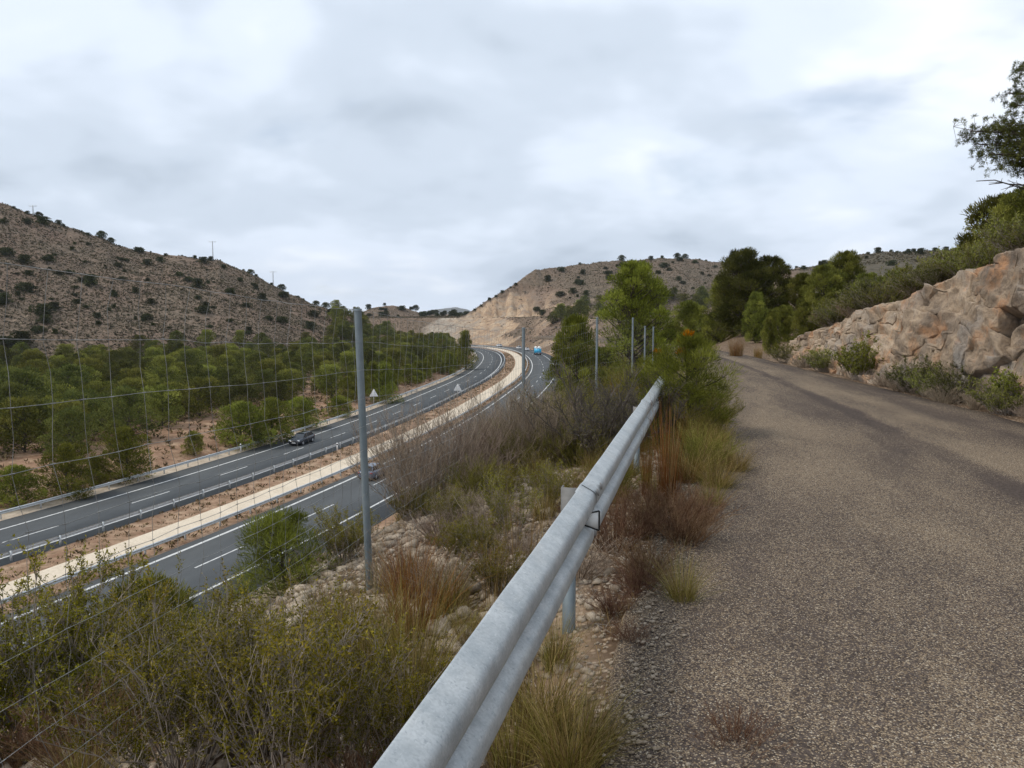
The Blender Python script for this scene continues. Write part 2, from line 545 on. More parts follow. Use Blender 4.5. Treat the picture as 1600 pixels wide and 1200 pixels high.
MAT['ground'] = ground_mat()
m = M('median_red_soil', .95, .04)
_c = m.ramp(m.noise(.5, 6, .65), [(.3, (.22, .125, .080)), (.5, (.36, .235, .155)), (.68, (.50, .36, .25))])
_c = m.mix(m.math('MULTIPLY', m.ramp(m.noise(1.6, 5, .7), [(.48, 0.0), (.62, 1.0)]), .6), _c, (.17, .120, .070))
m.bump(m.noise(2.5, 5, .7), .8, .25)
MAT['red'] = m.col(_c)
m = M('pale_verge_gravel', .95, .15)
m.bump(m.noise(6, 4, .7), .6, .1)
MAT['gravel'] = m.col(m.ramp(m.noise(1.2, 6, .7), [(.3, (.36, .28, .20)), (.7, (.60, .51, .40))]))


def rock_mat(name, tint=(1, 1, 1), vein=True):
    m = M(name, .95, .06)
    co = m.coord('Object')
    a = m.noise(.9, 6, .6, co, .5)
    t = lambda c: tuple(q * w for q, w in zip(c, tint))
    base = m.ramp(a, [(.28, t((.13, .105, .085))), (.42, t((.27, .21, .155))), (.54, t((.40, .305, .215))), (.70, t((.45, .37, .29)))])
    base = m.mix(m.ramp(m.noise(1.6, 4, .55, co), [(.52, 0.0), (.66, .75)]), base, t((.44, .235, .12)))
    base = m.mix(m.ramp(m.noise(.7, 5, .6, m.coord(loc=(4, 2, 9))), [(.52, 0.0), (.66, .8)]), base, t((.34, .315, .285)))
    base = m.mix(m.math('MULTIPLY', m.ramp(m.noise(14, 5, .7, co), [(.50, 0.0), (.62, 1.0)]), .45), base, t((.15, .12, .10)))
    hs = m.n('ShaderNodeHueSaturation')
    m.l(m.math('ADD', m.math('MULTIPLY', m.rand(), .35), .82), hs.inputs['Value']); m.l(base, hs.inputs['Color'])
    m.bump(m.math('ADD', m.noise(9, 6, .7, co), m.math('MULTIPLY', m.noise(2.2, 4, .6, co), 1.5)), .8, .06)
    return m.col(hs.outputs[0])


MAT['rock'] = rock_mat('limestone_rock')
m = M('pale_rubble', .95, .05)
_c = m.ramp(m.noise(5, 5, .6), [(.3, (.26, .20, .145)), (.5, (.42, .34, .255)), (.7, (.57, .49, .39))])
_h = m.n('ShaderNodeHueSaturation'); m.l(m.math('ADD', m.math('MULTIPLY', m.math('ADD', m.rand(), m.attr('tint')), .5), .48), _h.inputs['Value']); m.l(_c, _h.inputs['Color'])
m.bump(m.noise(60, 4, .7), .5, .01)
MAT['stone'] = m.col(_h.outputs[0])


# ------------------------------------------------------------------ motorway axis
AX = np.array([(-120, -160), (-92, -100), (-68, -50), (-48, 0), (-36.5, 33), (-28.4, 55.8), (-22.6, 75), (-16.7, 98), (-10.4, 130), (-4.4, 172), (-.2, 206),
               (2.3, 243), (2.8, 287), (.8, 330), (-4, 362), (-14, 394), (-33, 419), (-55, 437), (-80, 455), (-108, 478), (-140, 508), (-180, 550), (-230, 610)], float)


def spline(P, n=24):
    out = []
    Q = np.vstack([2 * P[0] - P[1], P, 2 * P[-1] - P[-2]])
    for i in range(1, len(Q) - 2):
        t = np.linspace(0, 1, n, endpoint=False)[:, None]
        a, b, c, d = Q[i - 1], Q[i], Q[i + 1], Q[i + 2]
        out.append(.5 * ((2 * b) + (-a + c) * t + (2 * a - 5 * b + 4 * c - d) * t ** 2 + (-a + 3 * b - 3 * c + d) * t ** 3))
    return np.vstack(out + [P[-1:]])


_ax = spline(AX)
_sl = np.concatenate([[0], np.cumsum(np.linalg.norm(np.diff(_ax, axis=0), axis=1))])
AS = np.arange(0, _sl[-1], 1.0)
_axx, _axy = np.interp(AS, _sl, _ax[:, 0]), np.interp(AS, _sl, _ax[:, 1])
ker = np.ones(31) / 31
AXX = np.convolve(np.pad(_axx, 15, mode='reflect', reflect_type='odd'), ker, 'valid')
AXY = np.convolve(np.pad(_axy, 15, mode='reflect', reflect_type='odd'), ker, 'valid')
_t = unit(np.stack([np.gradient(AXX), np.gradient(AXY)], -1))
ATX, ATY = _t[:, 0], _t[:, 1]
ZM = -15.95                                                   # motorway level


def axis(s):
    x, y = np.interp(s, AS, AXX), np.interp(s, AS, AXY)
    tx, ty = np.interp(s, AS, ATX), np.interp(s, AS, ATY)
    return x, y, tx, ty


def hw(s, n):
    """point at station s, n metres to the left of the median axis"""
    x, y, tx, ty = axis(s)
    return np.stack([x - ty * n, y + tx * n], -1)


def near_axis(x, y):
    x = np.asarray(x, float).ravel(); y = np.asarray(y, float).ravel()
    step = 4
    ax, ay = AXX[::step], AXY[::step]
    idx = np.empty(len(x), int)
    for i in range(0, len(x), 20000):
        d = (x[i:i + 20000, None] - ax[None]) ** 2 + (y[i:i + 20000, None] - ay[None]) ** 2
        idx[i:i + 20000] = d.argmin(1)
    j = idx * step
    dx, dy = x - AXX[j], y - AXY[j]
    n = -dx * ATY[j] + dy * ATX[j]
    s = AS[j] + dx * ATX[j] + dy * ATY[j]
    far = np.hypot(dx, dy)
    n = np.where(np.abs(n) < far * .6, np.sign(n) * far, n)
    return s, n


def s_at_pixel(u, v, n_known=None):
    p = on_plane(u, v, ZM)
    s, n = near_axis([p[0]], [p[1]])
    return s[0], n[0]


# ------------------------------------------------------------------ terrain
EL = np.array([(-40, -9), (-10, -2.9), (0, -.31), (5, .97), (10, 2.24), (15, 3.5), (20, 4.65), (25, 5.5), (30, 6.0), (35, 5.9), (40, 5.1), (45, 3.5), (52, .5)])
ER = np.array([(-40, -1), (-10, 4.5), (0, 6.3), (5, 6.85), (10.8, 7.3), (15.2, 7.7), (22.9, 8.35), (28, 8.8), (33, 8.8), (38, 8.3), (43, 7.2), (49, 5.2), (56, 2.5)])


def xl(y): return np.interp(y, EL[:, 0], EL[:, 1])


def xr(y): return np.interp(y, ER[:, 0], ER[:, 1])


def uu(pts):
    return np.array([(math.atan((p[0] - 800) / F_PX),) + tuple(p[1:]) for p in pts], float)


def ridge_tbl(pts):
    """(u, v, distance y) -> azimuth, range, height"""
    out = []
    for u, v, y in pts:
        p = at(u, v, y)
        out.append((math.atan2(p[0], p[1]), math.hypot(p[0], p[1]), p[2]))
    return np.array(out)


RANGES = [
    dict(r=ridge_tbl([(-2600, 420, 250), (-1200, 330, 300), (-300, 255, 340), (-100, 290, 345), (0, 317, 350), (40, 331, 352), (100, 353, 358), (165, 374, 365), (200, 389, 370), (270, 400, 380),
                      (340, 407, 392), (400, 430, 405), (450, 458, 412), (500, 479, 415), (545, 491, 415), (580, 512, 415), (620, 530, 410)]),
         f=uu([(-2600, 170, -10), (-300, 200, -12), (0, 222, -12), (200, 235, -12), (400, 265, -12), (540, 320, -13), (620, 380, -14)]), p=.92),
    dict(r=ridge_tbl([(430, 515, 640), (500, 500, 640), (540, 491, 640), (580, 478, 640), (612, 475, 640), (636, 480, 640), (665, 489, 660), (700, 491, 680), (740, 490, 700), (790, 490, 720), (860, 492, 720)]),
         f=uu([(430, 540, -12), (620, 540, -12), (860, 560, -12)]), p=.9),
    dict(r=ridge_tbl([(660, 528, 476), (690, 509, 482), (715, 498, 486), (735, 487, 490), (760, 470, 496), (800, 446, 505), (828, 426, 512), (836, 422, 514), (850, 420, 522), (900, 414, 545), (960, 408, 565), (1010, 404, 580), (1060, 402, 590),
                      (1110, 408, 600), (1200, 416, 610), (1300, 424, 615), (1400, 440, 620), (1700, 470, 620), (2500, 500, 600)]),
         f=uu([(660, 449, -16), (760, 448, -16), (830, 449, -16), (860, 425, -13), (900, 400, -9), (1000, 380, -5), (1200, 380, -3), (2500, 380, 0)]), p=.88),
    dict(r=ridge_tbl([(1150, 470, 300), (1230, 424, 320), (1300, 408, 330), (1350, 396, 335), (1420, 392, 340), (1480, 391, 340), (1560, 385, 340), (1700, 370, 320), (2300, 330, 260), (3500, 350, 200)]),
         f=uu([(1150, 200, -1), (1400, 190, 2), (2300, 120, 6), (3500, 90, 6)]), p=1.0),
]
M_CREST = None


def zr_rock(y):
    return np.interp(y, [-30, 4, 11, 13.7, 14.7, 16.1, 18, 21.5, 25, 28, 33], [3.0, 3.1, 3.0, 2.7, 2.5, 2.25, 1.9, 1.5, .95, .45, .15])


def terrain(x, y, want_type=False):
    shp = np.shape(x)
    x = np.asarray(x, float).ravel(); y = np.asarray(y, float).ravel()
    s, n = near_axis(x, y)
    r = np.hypot(x, y); az = np.arctan2(x, y)
    left = n > 0
    # natural ground
    base_l = -15.0 + .012 * np.clip(n - 20, 0, 200) + 1.2 * fbm(x / 30, y / 30, 3, 3) + .5 * fbm(x / 6, y / 6, 3, 8)
    ql = (xl(y) - x) * .969
    qr = x - xr(y)
    top_l = -.045 - .20 * np.clip(ql - .05, 0, 4) + .10 * fbm(x * 1.2, y * 1.2, 3, 5) * sstep(0.1, .8, ql) + .05 * fbm(x * 5, y * 5, 3, 6) * sstep(.1, .6, ql)
    hr = zr_rock(y)
    inner = sstep(.9, 2.3, qr) * (hr - .45 * sstep(.0, .6, hr)) - .05
    slope_k = np.interp(y, [-30, 14, 22, 30, 60], [.42, .36, .25, .10, .05])
    top_r = inner + slope_k * np.clip(qr - 2.3, 0, 22) + .25 * fbm(x / 2, y / 2, 4, 12) * sstep(.6, 2.5, qr)
    top = np.where(ql > 0, top_l, np.where(qr > 0, top_r, -.05))
    plate = -.8 + 2.2 * fbm(x / 45, y / 45, 3, 21)
    top = top + (plate - top) * sstep(55, 95, np.maximum(r, 0))
    base = np.where(left, base_l, top)
    hillw = np.zeros_like(x)
    cutw = np.zeros_like(x)
    for k, g in enumerate(RANGES):
        t, f = g['r'], g['f']
        inside = sstep(t[0, 0] - .08, t[0, 0], az) * (1 - sstep(t[-1, 0], t[-1, 0] + .08, az))
        rr = np.interp(az, t[:, 0], t[:, 1]); zz = np.interp(az, t[:, 0], t[:, 2])
        fr = np.interp(az, f[:, 0], f[:, 1]) / np.cos(np.clip(az, -1.2, 1.2)); fz = np.interp(az, f[:, 0], f[:, 2])
        q = np.clip((r - fr) / np.maximum(rr - fr, 1), 0, 1)
        zz = zz + (1.6 * fbm(az * 130, az * 0 + k, 4, 25) if k else 1.2 * fbm(az * 110, az * 0, 4, 26))
        prof = fz + (zz - fz) * q ** g['p']
        bk = np.clip(r - rr, 0, None)
        prof = prof - bk * .30
        body = sstep(0, .12, q)
        rough = 5.0 * fbm(x / 28, y / 28, 4, 40 + k) * (1 - sstep(.80, .98, q) * .85) + 1.0 * fbm(x / 6, y / 6, 3, 44 + k)
        if k == 2:
            # cut face with gullies and a bench
            cw = (1 - sstep(math.atan(5 / F_PX), math.atan(70 / F_PX), az + .05 * fbm(x / 10, r / 10, 4, 87))) * sstep(math.atan(-150 / F_PX), math.atan(-120 / F_PX), az)
            lim = np.interp(az, [math.atan(-140 / F_PX), math.atan(-60 / F_PX), math.atan(0), math.atan(45 / F_PX)], [.97, .95, .84, .55])
            cut_in = cw * sstep(.0, .04, q) * (1 - sstep(lim - .08, lim + .03, q + .25 * fbm(x / 9, y / 9, 4, 88)))
            gul = -9.0 * np.abs(fbm(az * 90 + 3 * fbm(az * 20, r / 40, 2, 5), r / 60, 3, 61)) * 2 + 5.0 * fbm(az * 170, r / 6, 4, 62, .6) + 2.2
            bench = -2.6 * np.sin(np.clip((q - .42) / .2, 0, 1) * math.pi) * (az < math.atan(-15 / F_PX))
            rough = rough * (1 - cw) + cw * (gul + bench) * sstep(.02, .12, q) * (1 - sstep(.85, 1, q))
            spur = sstep(math.atan(20 / F_PX), math.atan(60 / F_PX), az) * (1 - sstep(math.atan(95 / F_PX), math.atan(160 / F_PX), az)) * (1 - sstep(.3, .62, q))
            cutw = np.maximum(cutw, np.clip(cut_in + .75 * spur * (fbm(x / 14, y / 14, 4, 71) + .45 > .42), 0, 1) * (bk < 2))
        prof = prof + rough * body
        hgt = base + (prof - base) * inside
        use = (prof > base) & (inside > .5) & (q > 0)
        hillw = np.where(use, 1.0, hillw)
        base = np.where(use, np.maximum(base, hgt), base)
    # motorway corridor
    m = -n - 14.7
    zb = ZM - .6 + (15.3 / (M_CREST or 24.6)) * np.clip(m, 0, 400) + .5 * fbm(x / 3, y / 3, 4, 31) * sstep(1, 4, m)
    zl = ZM - .6 + .30 * np.clip(n - 17.6, 0, 5) + .85 * np.clip(n - 22.6, 0, 400) + .3 * fbm(x / 2.5, y / 2.5, 3, 33) * sstep(17.6, 19, n)
    cut = np.where(n < 0, zb, zl)
    k = .3
    hh = np.clip(.5 + .5 * (cut - base) / k, 0, 1)
    z = cut * (1 - hh) + base * hh - k * hh * (1 - hh)
    core = (n > -14.7) & (n < 17.6)
    z = np.where(core, ZM - .6, z)
    if not want_type: return z.reshape(shp)
    red = sstep(-16.5, -14, n) * (1 - sstep(30, 60, n + 14 * fbm(x / 12, y / 12, 3, 81)))
    red = np.maximum(red * .9, ((n > 15) & (n < 26)) * .9)
    hillw = np.maximum(hillw, sstep(40, 80, n))
    hillw = np.maximum(hillw, sstep(70, 110, r) * (n < -20))
    wob = az + .05 * fbm(x / 10, r / 10, 4, 87)
    incut = (wob < math.atan(-2 / F_PX)) & (az > math.atan(-135 / F_PX)) & (r > 400) & (n < -15.5) & (r < 458 + 10 * fbm(x / 8, y / 8, 3, 89))
    cutw = np.maximum(cutw, incut * 1.0 * (hillw < 1.5) * (r < np.interp(az, RANGES[2]['r'][:, 0], RANGES[2]['r'][:, 1]) - 3))
    red = red * (1 - cutw)
    scrubby = sstep(math.atan(420 / F_PX), math.atan(470 / F_PX), az) * sstep(120, 190, r) * (n < -20)
    scrubby = np.maximum(scrubby, .35 * sstep(math.atan(60 / F_PX), math.atan(120 / F_PX), az) * sstep(300, 400, r))
    return z.reshape(shp), np.stack([np.clip(hillw * (1 - red), 0, 1), cutw, red, scrubby], -1)


_s, _n = near_axis([-2.85], [6.0])
M_CREST = float(-_n[0] - 14.7)


def gz(x, y):
    return float(terrain(np.array([x]), np.array([y]))[0])


def G(u, v, tmax=900):
    """ground point seen at photo pixel (u, v)"""
    d = ray(u, v)
    t = np.concatenate([np.arange(.5, 12, .04), np.arange(12, 60, .2), np.arange(60, tmax, 1.0)])
    P = np.array([0, 0, EYE])[None] + t[:, None] * d[None]
    z = terrain(P[:, 0], P[:, 1])
    below = np.nonzero(P[:, 2] < z)[0]
    i = below[0] if len(below) else len(t) - 1
    return np.array([P[i, 0], P[i, 1], z[i]])


def build_ground():
    rad = [0.0]
    r = .4
    while r < 30: rad.append(r); r *= 1.022
    while r < 150: rad.append(r); r *= 1.014
    while r < 640: rad.append(r); r += 1.7
    while r < 9000: rad.append(r); r *= 1.07
    rad = np.array(rad)
    a_in = np.radians(np.arange(-40, 40.01, .16))
    a_out = np.radians(np.concatenate([np.arange(41.5, 180, 2.0), np.arange(-178, -41, 2.0)]))
    az = np.concatenate([a_in, a_out])
    nr, na = len(rad), len(az)
    X = rad[:, None] * np.sin(az)[None]; Y = rad[:, None] * np.cos(az)[None]
    Z, ty = terrain(X, Y, True)
    V = np.stack([X, Y, Z], -1).reshape(-1, 3)
    i = np.arange(nr - 1)[:, None] * na; j = np.arange(na)[None]; k = (j + 1) % na
    Fq = np.stack([i + j, i + na + j, i + na + k, i + k], -1).reshape(-1, 4)
    mb = MB(); mb.add(V, Fq)
    o = mb.build('ground', MAT['ground'], smooth=True)
    a = o.data.color_attributes.new('gtype', 'FLOAT_COLOR', 'POINT')
    a.data.foreach_set('color', ty.astype(np.float32).ravel())
    o['kind'] = 'structure'
    return o


GROUND = build_ground()


# ------------------------------------------------------------------ motorway
S0, S1 = 60.0, AS[-1] - 60


def sweep(prof, s0, s1, step=2.0, closed=False):
    """prof: list of (n, z above motorway level)"""
    s = np.arange(s0, s1 + .01, step)
    prof = np.array(prof, float)
    x, y, tx, ty = axis(s)
    V = np.stack([x[:, None] - ty[:, None] * prof[None, :, 0], y[:, None] + tx[:, None] * prof[None, :, 0], np.broadcast_to(ZM + prof[None, :, 1], (len(s), len(prof)))], -1)
    m_ = len(prof)
    i = np.arange(len(s) - 1)[:, None] * m_
    j = np.arange(m_ if closed else m_ - 1)[None]; k = (j + 1) % m_
    F = np.stack([i + j, i + k, i + m_ + k, i + m_ + j], -1).reshape(-1, 4)
    return V.reshape(-1, 3), F


def swept(name, prof, s0, s1, mat, parent=None, step=2.0, smooth=False, closed=False):
    mb = MB(); V, F = sweep(prof, s0, s1, step, closed); mb.add(V, F[:, ::-1], np.tile(np.array(prof, float)[:, 0], len(V) // len(prof)))
    return mb.build(name, mat, parent, smooth)


def carriageway(n_in, n_out, n_line_in, n_dash, n_line_out):
    lo, hi = min(n_in, n_out), max(n_in, n_out)
    road = swept('road', [(lo, -.25), (lo, 0), (hi, 0), (hi, -.25)], S0, S1, MAT['asphalt'])
    road['kind'] = 'structure'
    for c, w in ((n_line_in, .14), (n_line_out, .11)):
        swept('edge_line', [(c - w, .005), (c + w, .005)], S0, S1, MAT['paint'], road, 3.0)
    s = S0 + 3
    while s < 585:
        swept('lane_dash', [(n_dash - .075, .005), (n_dash + .075, .005)], s, s + 5.0, MAT['paint'], road, 2.5)
        s += 13.0
    return road


ROAD_FAR = carriageway(5.2, 16.2, 6.8, 10.3, 13.8)
ROAD_NEAR = carriageway(-3.3, -14.6, -4.25, -7.85, -11.6)
ditch = swept('drainage_ditch', [(-1.75, -.02), (-1.6, .03), (-.35, -.16), (.35, -.16), (1.6, .03), (1.75, -.02)], S0, S1, MAT['ditch'])
ditch['kind'] = 'structure'


def soil_strip(name, n0, n1, z0, z1, rough, mat, step=.9, dn=.35):
    sa = np.arange(S0, S1, step); na = np.linspace(n0, n1, max(3, int(abs(n1 - n0) / dn)))
    x, y, tx, ty = axis(sa)
    X = x[:, None] - ty[:, None] * na[None]; Y = y[:, None] + tx[:, None] * na[None]
    w = np.linspace(0, 1, len(na))
    Z = ZM + z0 + (z1 - z0) * w[None] + rough * fbm(X / 1.3, Y / 1.3, 4, 51) * np.minimum(1, 6 * np.minimum(w, 1 - w))[None]
    k = len(na); i = np.arange(len(sa) - 1)[:, None] * k; j = np.arange(k - 1)[None]
    mb = MB(); mb.add(np.stack([X, Y, Z], -1).reshape(-1, 3), np.stack([i + j, i + k + j, i + k + j + 1, i + j + 1], -1).reshape(-1, 4))
    o = mb.build(name, mat, smooth=True); o['kind'] = 'structure'
    return o


soil_strip('median_soil', 1.62, 5.24, .02, -.03, .34, MAT['red'])
soil_strip('median_soil', -3.34, -1.62, -.03, .02, .10, MAT['red'])
soil_strip('verge_gravel', 16.16, 18.4, -.02, .02, .10, MAT['gravel'])
soil_strip('verge_gravel', 18.36, 24.5, .02, .35, .9, MAT['red'], 1.2, .5)
soil_strip('verge_gravel', -17.0, -14.56, .15, -.03, .15, MAT['red'])

WB = [(0, .31), (.012, .305), (.075, .275), (.083, .25), (.083, .215), (.075, .195), (.015, .165), (.008, .155), (.015, .145), (.075, .115), (.083, .095), (.083, .06), (.075, .035), (.012, .005), (0, 0)]


def barrier(nb, side, label, s0=S0, s1=590):
    """W-beam on posts; side=+1: beam faces larger n"""
    root = empty('guardrail')
    tag(root, label, 'guardrail', 'guardrails along the motorway')
    prof = [(nb + side * (a * 1.0 + .07), .42 + b) for a, b in WB]
    prof2 = [(nb + side * (a * 1.0 + .066), .42 + b) for a, b in WB[::-1]]
    swept('beam', prof + prof2, s0, s1, MAT['galv_far'], root, 2.0, closed=True)
    mb = MB(); mb.box((0, 0, .30), (.10, .12, .86)); me = mb.mesh('post', MAT['galv_far'])
    s = s0 + 1
    while s < s1:
        p = hw(np.array(s), nb)
        _, _, tx, ty = axis(np.array(s))
        link('post', me, root, (p[0], p[1], ZM), (0, 0, math.atan2(ty, tx)))
        s += 4.0
    return root


barrier(-2.55, -1, 'guardrail between the pale concrete ditch and the nearer carriageway')
barrier(5.55, 1, 'guardrail between the brown median soil and the farther carriageway')
barrier(16.75, -1, 'guardrail on the outer edge of the farther carriageway below the pines')


# delineators, signs
def delineator(s, n, label, h=1.05):
    p = hw(np.array(float(s)), n)
    o = empty('delineator_post', (p[0], p[1], ZM - .05)); tag(o, label, 'delineator', 'white delineators along the motorway')
    b = MB(); b.box((0, 0, h * .5), (.14, .10, h)); b.box((0, 0, h + .03), (.13, .09, .06), taper=.6); b.build('post', MAT['white'], o)
    b = MB(); b.box((0, 0, h * .82), (.146, .106, .14)); b.build('black_band', MAT['black'], o)


for (u, v, n, lab) in [(497, 703, 4.9, 'white delineator post on the median side just right of the dark car'),
                       (377, 706, 16.5, 'white delineator post by the outer guardrail left of the dark car'),
                       (599, 628, 16.5, 'white delineator post by the outer guardrail just right of the nearest fence post'),
                       (756, 592, 4.9, 'white delineator post on the median at the start of the far bend'),
                       (783, 574, 4.9, 'white delineator post on the median farther round the far bend'),
                       (768, 620, -2.0, 'white delineator post by the ditch guardrail in front of the bend')]:
    s_, _ = s_at_pixel(u, v)
    delineator(s_, n, lab)


def tri_sign(u, v, n, size, label, hp):
    s_, _ = s_at_pixel(u, v)
    p = hw(np.array(s_), n); _, _, tx, ty = axis(np.array(s_))
    o = empty('warning_sign', (p[0], p[1], ZM - .1), math.atan2(ty, tx) - math.pi / 2); tag(o, label, 'road sign', 'triangular signs along the motorway')
    h = size * .866
    b = MB()
    tri = np.array([(-size / 2, 0), (size / 2, 0), (0, h)])
    # slightly rounded triangular plate, 4 cm thick
    c = tri.mean(0)
    pts = []
    for k in range(3):
        a, bb, cc = tri[k - 1], tri[k], tri[(k + 1) % 3]
        pts += [bb + (a - bb) * .07, bb + (cc - bb) * .07]
    pts = np.array(pts)
    V = np.vstack([np.c_[pts[:, 0], np.full(6, -.02), pts[:, 1] + hp], np.c_[pts[:, 0], np.full(6, .02), pts[:, 1] + hp], [[c[0], -.02, c[1] + hp], [c[0], .02, c[1] + hp]]])
    F3 = [[12, i, (i + 1) % 6] for i in range(6)] + [[13, 6 + (i + 1) % 6, 6 + i] for i in range(6)]
    F4 = [[i, (i + 1) % 6, 6 + (i + 1) % 6, 6 + i] for i in range(6)]
    b.add(V, F3); b.add(V, [f[::-1] for f in F4])
    b.build('plate', MAT['signback'], o)
    b = MB(); b.box((0, -.07, (hp + h * .8) / 2), (.09, .06, hp + h * .8)); b.build('post', MAT['galv_far'], o)
    for zz in (.25, .55):
        b = MB(); b.box((0, -.035, hp + h * zz), (size * (.85 - zz), .03, .06)); b.build('bracket', MAT['galv_far'], o)


tri_sign(692, 622, 4.6, 1.75, 'triangular road sign seen from behind on the median of the motorway', 1.7)
tri_sign(573, 634, 17.6, 1.75, 'triangular road sign half hidden behind the nearest fence post', 1.9)


# ------------------------------------------------------------------ vehicles
def loft(mb, secs, tint=.5):
    """secs: (x, half width, z bottom, z top, shoulder) -> rounded body shell"""
    rings = []
    for x, hwid, z0, z1, sh in secs:
        h = z1 - z0
        rings.append([(x, -hwid * .92, z0), (x, -hwid, z0 + h * .25), (x, -hwid, z0 + h * .62), (x, -hwid * sh, z1 - h * .08), (x, -hwid * sh * .88, z1),
                      (x, hwid * sh * .88, z1), (x, hwid * sh, z1 - h * .08), (x, hwid, z0 + h * .62), (x, hwid, z0 + h * .25), (x, hwid * .92, z0)])
    Rg = np.array(rings); n, k, _ = Rg.shape
    i = np.arange(n - 1)[:, None] * k; j = np.arange(k)[None]; q = (j + 1) % k
    F = np.stack([i + j, i + q, i + k + q, i + k + j], -1).reshape(-1, 4)
    mb.add(Rg.reshape(-1, 3), F, tint)
    for e in (0, n - 1):
        c = Rg[e].mean(0)
        V = np.vstack([Rg[e], c[None]])
        mb.add(V, [[a, (a + 1) % k, k] for a in range(k)], tint)


def make_car(name, label, paint, loc, rz, tall=1.0, group=None):
    o = empty(name, loc, rz); tag(o, label, 'car', group)
    b = MB()
    T = tall
    loft(b, [(2.18, .62, .34, .58, .9), (2.10, .80, .24, .70, .92), (1.85, .87, .20, .78, .93), (1.35, .90, .19, .88, .93), (.95, .905, .19, .94, .94), (0, .91, .19, .97, .95),
             (-1.1, .91, .19, 1.0, .95), (-1.75, .89, .20, 1.02, .94), (-2.08, .83, .26, .98, .92), (-2.18, .68, .36, .86, .9)])
    b.build('body', paint, o, True)
    # greenhouse
    zb, zt = .93, 1.46 * T
    lo = [(1.02, .76), (-1.95, .74)]; hi = [(.18, .60), (-1.42, .58)]
    P = np.array([(lo[0][0], -lo[0][1], zb), (lo[0][0], lo[0][1], zb), (lo[1][0], lo[1][1], zb), (lo[1][0], -lo[1][1], zb),
                  (hi[0][0], -hi[0][1], zt), (hi[0][0], hi[0][1], zt), (hi[1][0], hi[1][1], zt), (hi[1][0], -hi[1][1], zt)])
    b = MB()
    rx = np.linspace(hi[0][0] + .12, hi[1][0] - .12, 6)
    rows = []
    for x in rx:
        e = 1 - abs((x - rx.mean()) / (rx[0] - rx[-1]) * 2) ** 2 * .09
        rows.append([(x, yy * .63, zt - .03 + .07 * e - .06 * abs(yy) ** 3) for yy in (-1, -.6, 0, .6, 1)])
    Rr = np.array(rows); i = np.arange(5)[:, None] * 5; j = np.arange(4)[None]
    b.add(Rr.reshape(-1, 3), np.stack([i + j, i + j + 1, i + 6 + j, i + 5 + j], -1).reshape(-1, 4))
    for yy in (-1, 1):                                        # pillars
        for (a, c) in ((P[0 if yy < 0 else 1], P[4 if yy < 0 else 5]), (P[3 if yy < 0 else 2], P[7 if yy < 0 else 6])):
            b.tube([a, c], .045, 4, False)
        mid0 = np.array([-.35, yy * .76, zb]); mid1 = np.array([-.45, yy * .60, zt])
        b.tube([mid0, mid1], .04, 4, False)
    b.build('roof', paint, o, True)
    for nm, q in (('windscreen', [0, 1, 5, 4]), ('rear_window', [2, 3, 7, 6]), ('side_window', [1, 2, 6, 5]), ('side_window', [3, 0, 4, 7])):
        b = MB(); b.add(P[q], [[0, 1, 2, 3]]); b.build(nm, MAT['glass'], o)
    for sx in (1.33, -1.32):
        for sy in (-1, 1):
            wh = MB(); an = np.linspace(0, 2 * math.pi, 17)[:-1]
            prof = [(.20, -.10), (.29, -.11), (.315, -.06), (.315, .06), (.29, .11), (.20, .10)]
            V = np.array([[(r_ * math.cos(a), w_, r_ * math.sin(a)) for (r_, w_) in prof] for a in an])
            k = len(prof); i = np.arange(16)[:, None]; j = np.arange(k - 1)[None]
            wh.add(V.reshape(-1, 3), np.stack([i * k + j, i * k + j + 1, ((i + 1) % 16) * k + j + 1, ((i + 1) % 16) * k + j], -1).reshape(-1, 4))
            w = wh.build('wheel', MAT['black'], o, True, (sx, sy * .82, .315))
            rm = MB()
            for a in range(5):
                t = a * 2 * math.pi / 5
                rm.box((.11 * math.cos(t), sy * .105, .11 * math.sin(t)), (.10, .02, .10))
            rm.tube([(0, sy * .08, 0), (0, sy * .115, 0)], .07, 8)
            rm.tube([(0, sy * .085, 0), (0, sy * .095, 0)], .2, 14)
            rm.build('rim', MAT['chrome'], w)
    for sy in (-1, 1):
        b = MB(); b.box((2.03, sy * .62, .70), (.16, .34, .13), rz=-sy * .25, taper=.8); b.build('headlight', MAT['lamp_glass'], o)
        b = MB(); b.box((-2.10, sy * .66, .84), (.14, .30, .14), rz=sy * .2); b.build('tail_light', MAT['red_glass'], o)
        b = MB(); b.box((.78, sy * .98, 1.0), (.14, .2, .12), taper=.8); b.build('mirror', paint, o)
    b = MB(); b.box((2.165, 0, .58), (.06, .72, .16)); b.build('grille', MAT['black'], o)
    b = MB(); b.box((2.19, 0, .42), (.03, .52, .11)); b.build('number_plate', MAT['white'], o)
    b = MB(); b.box((-2.19, 0, .62), (.03, .52, .11)); b.build('number_plate', MAT['white'], o)
    b = MB(); b.box((2.1, 0, .28), (.16, 1.3, .10)); b.box((-2.1, 0, .30), (.16, 1.4, .12)); b.build('bumper_trim', MAT['black'], o)
    return o


def on_lane(u, v, n):
    s_, _ = s_at_pixel(u, v)
    p = hw(np.array(s_), n); _, _, tx, ty = axis(np.array(s_))
    return (p[0], p[1], ZM + .005), math.atan2(ty, tx)


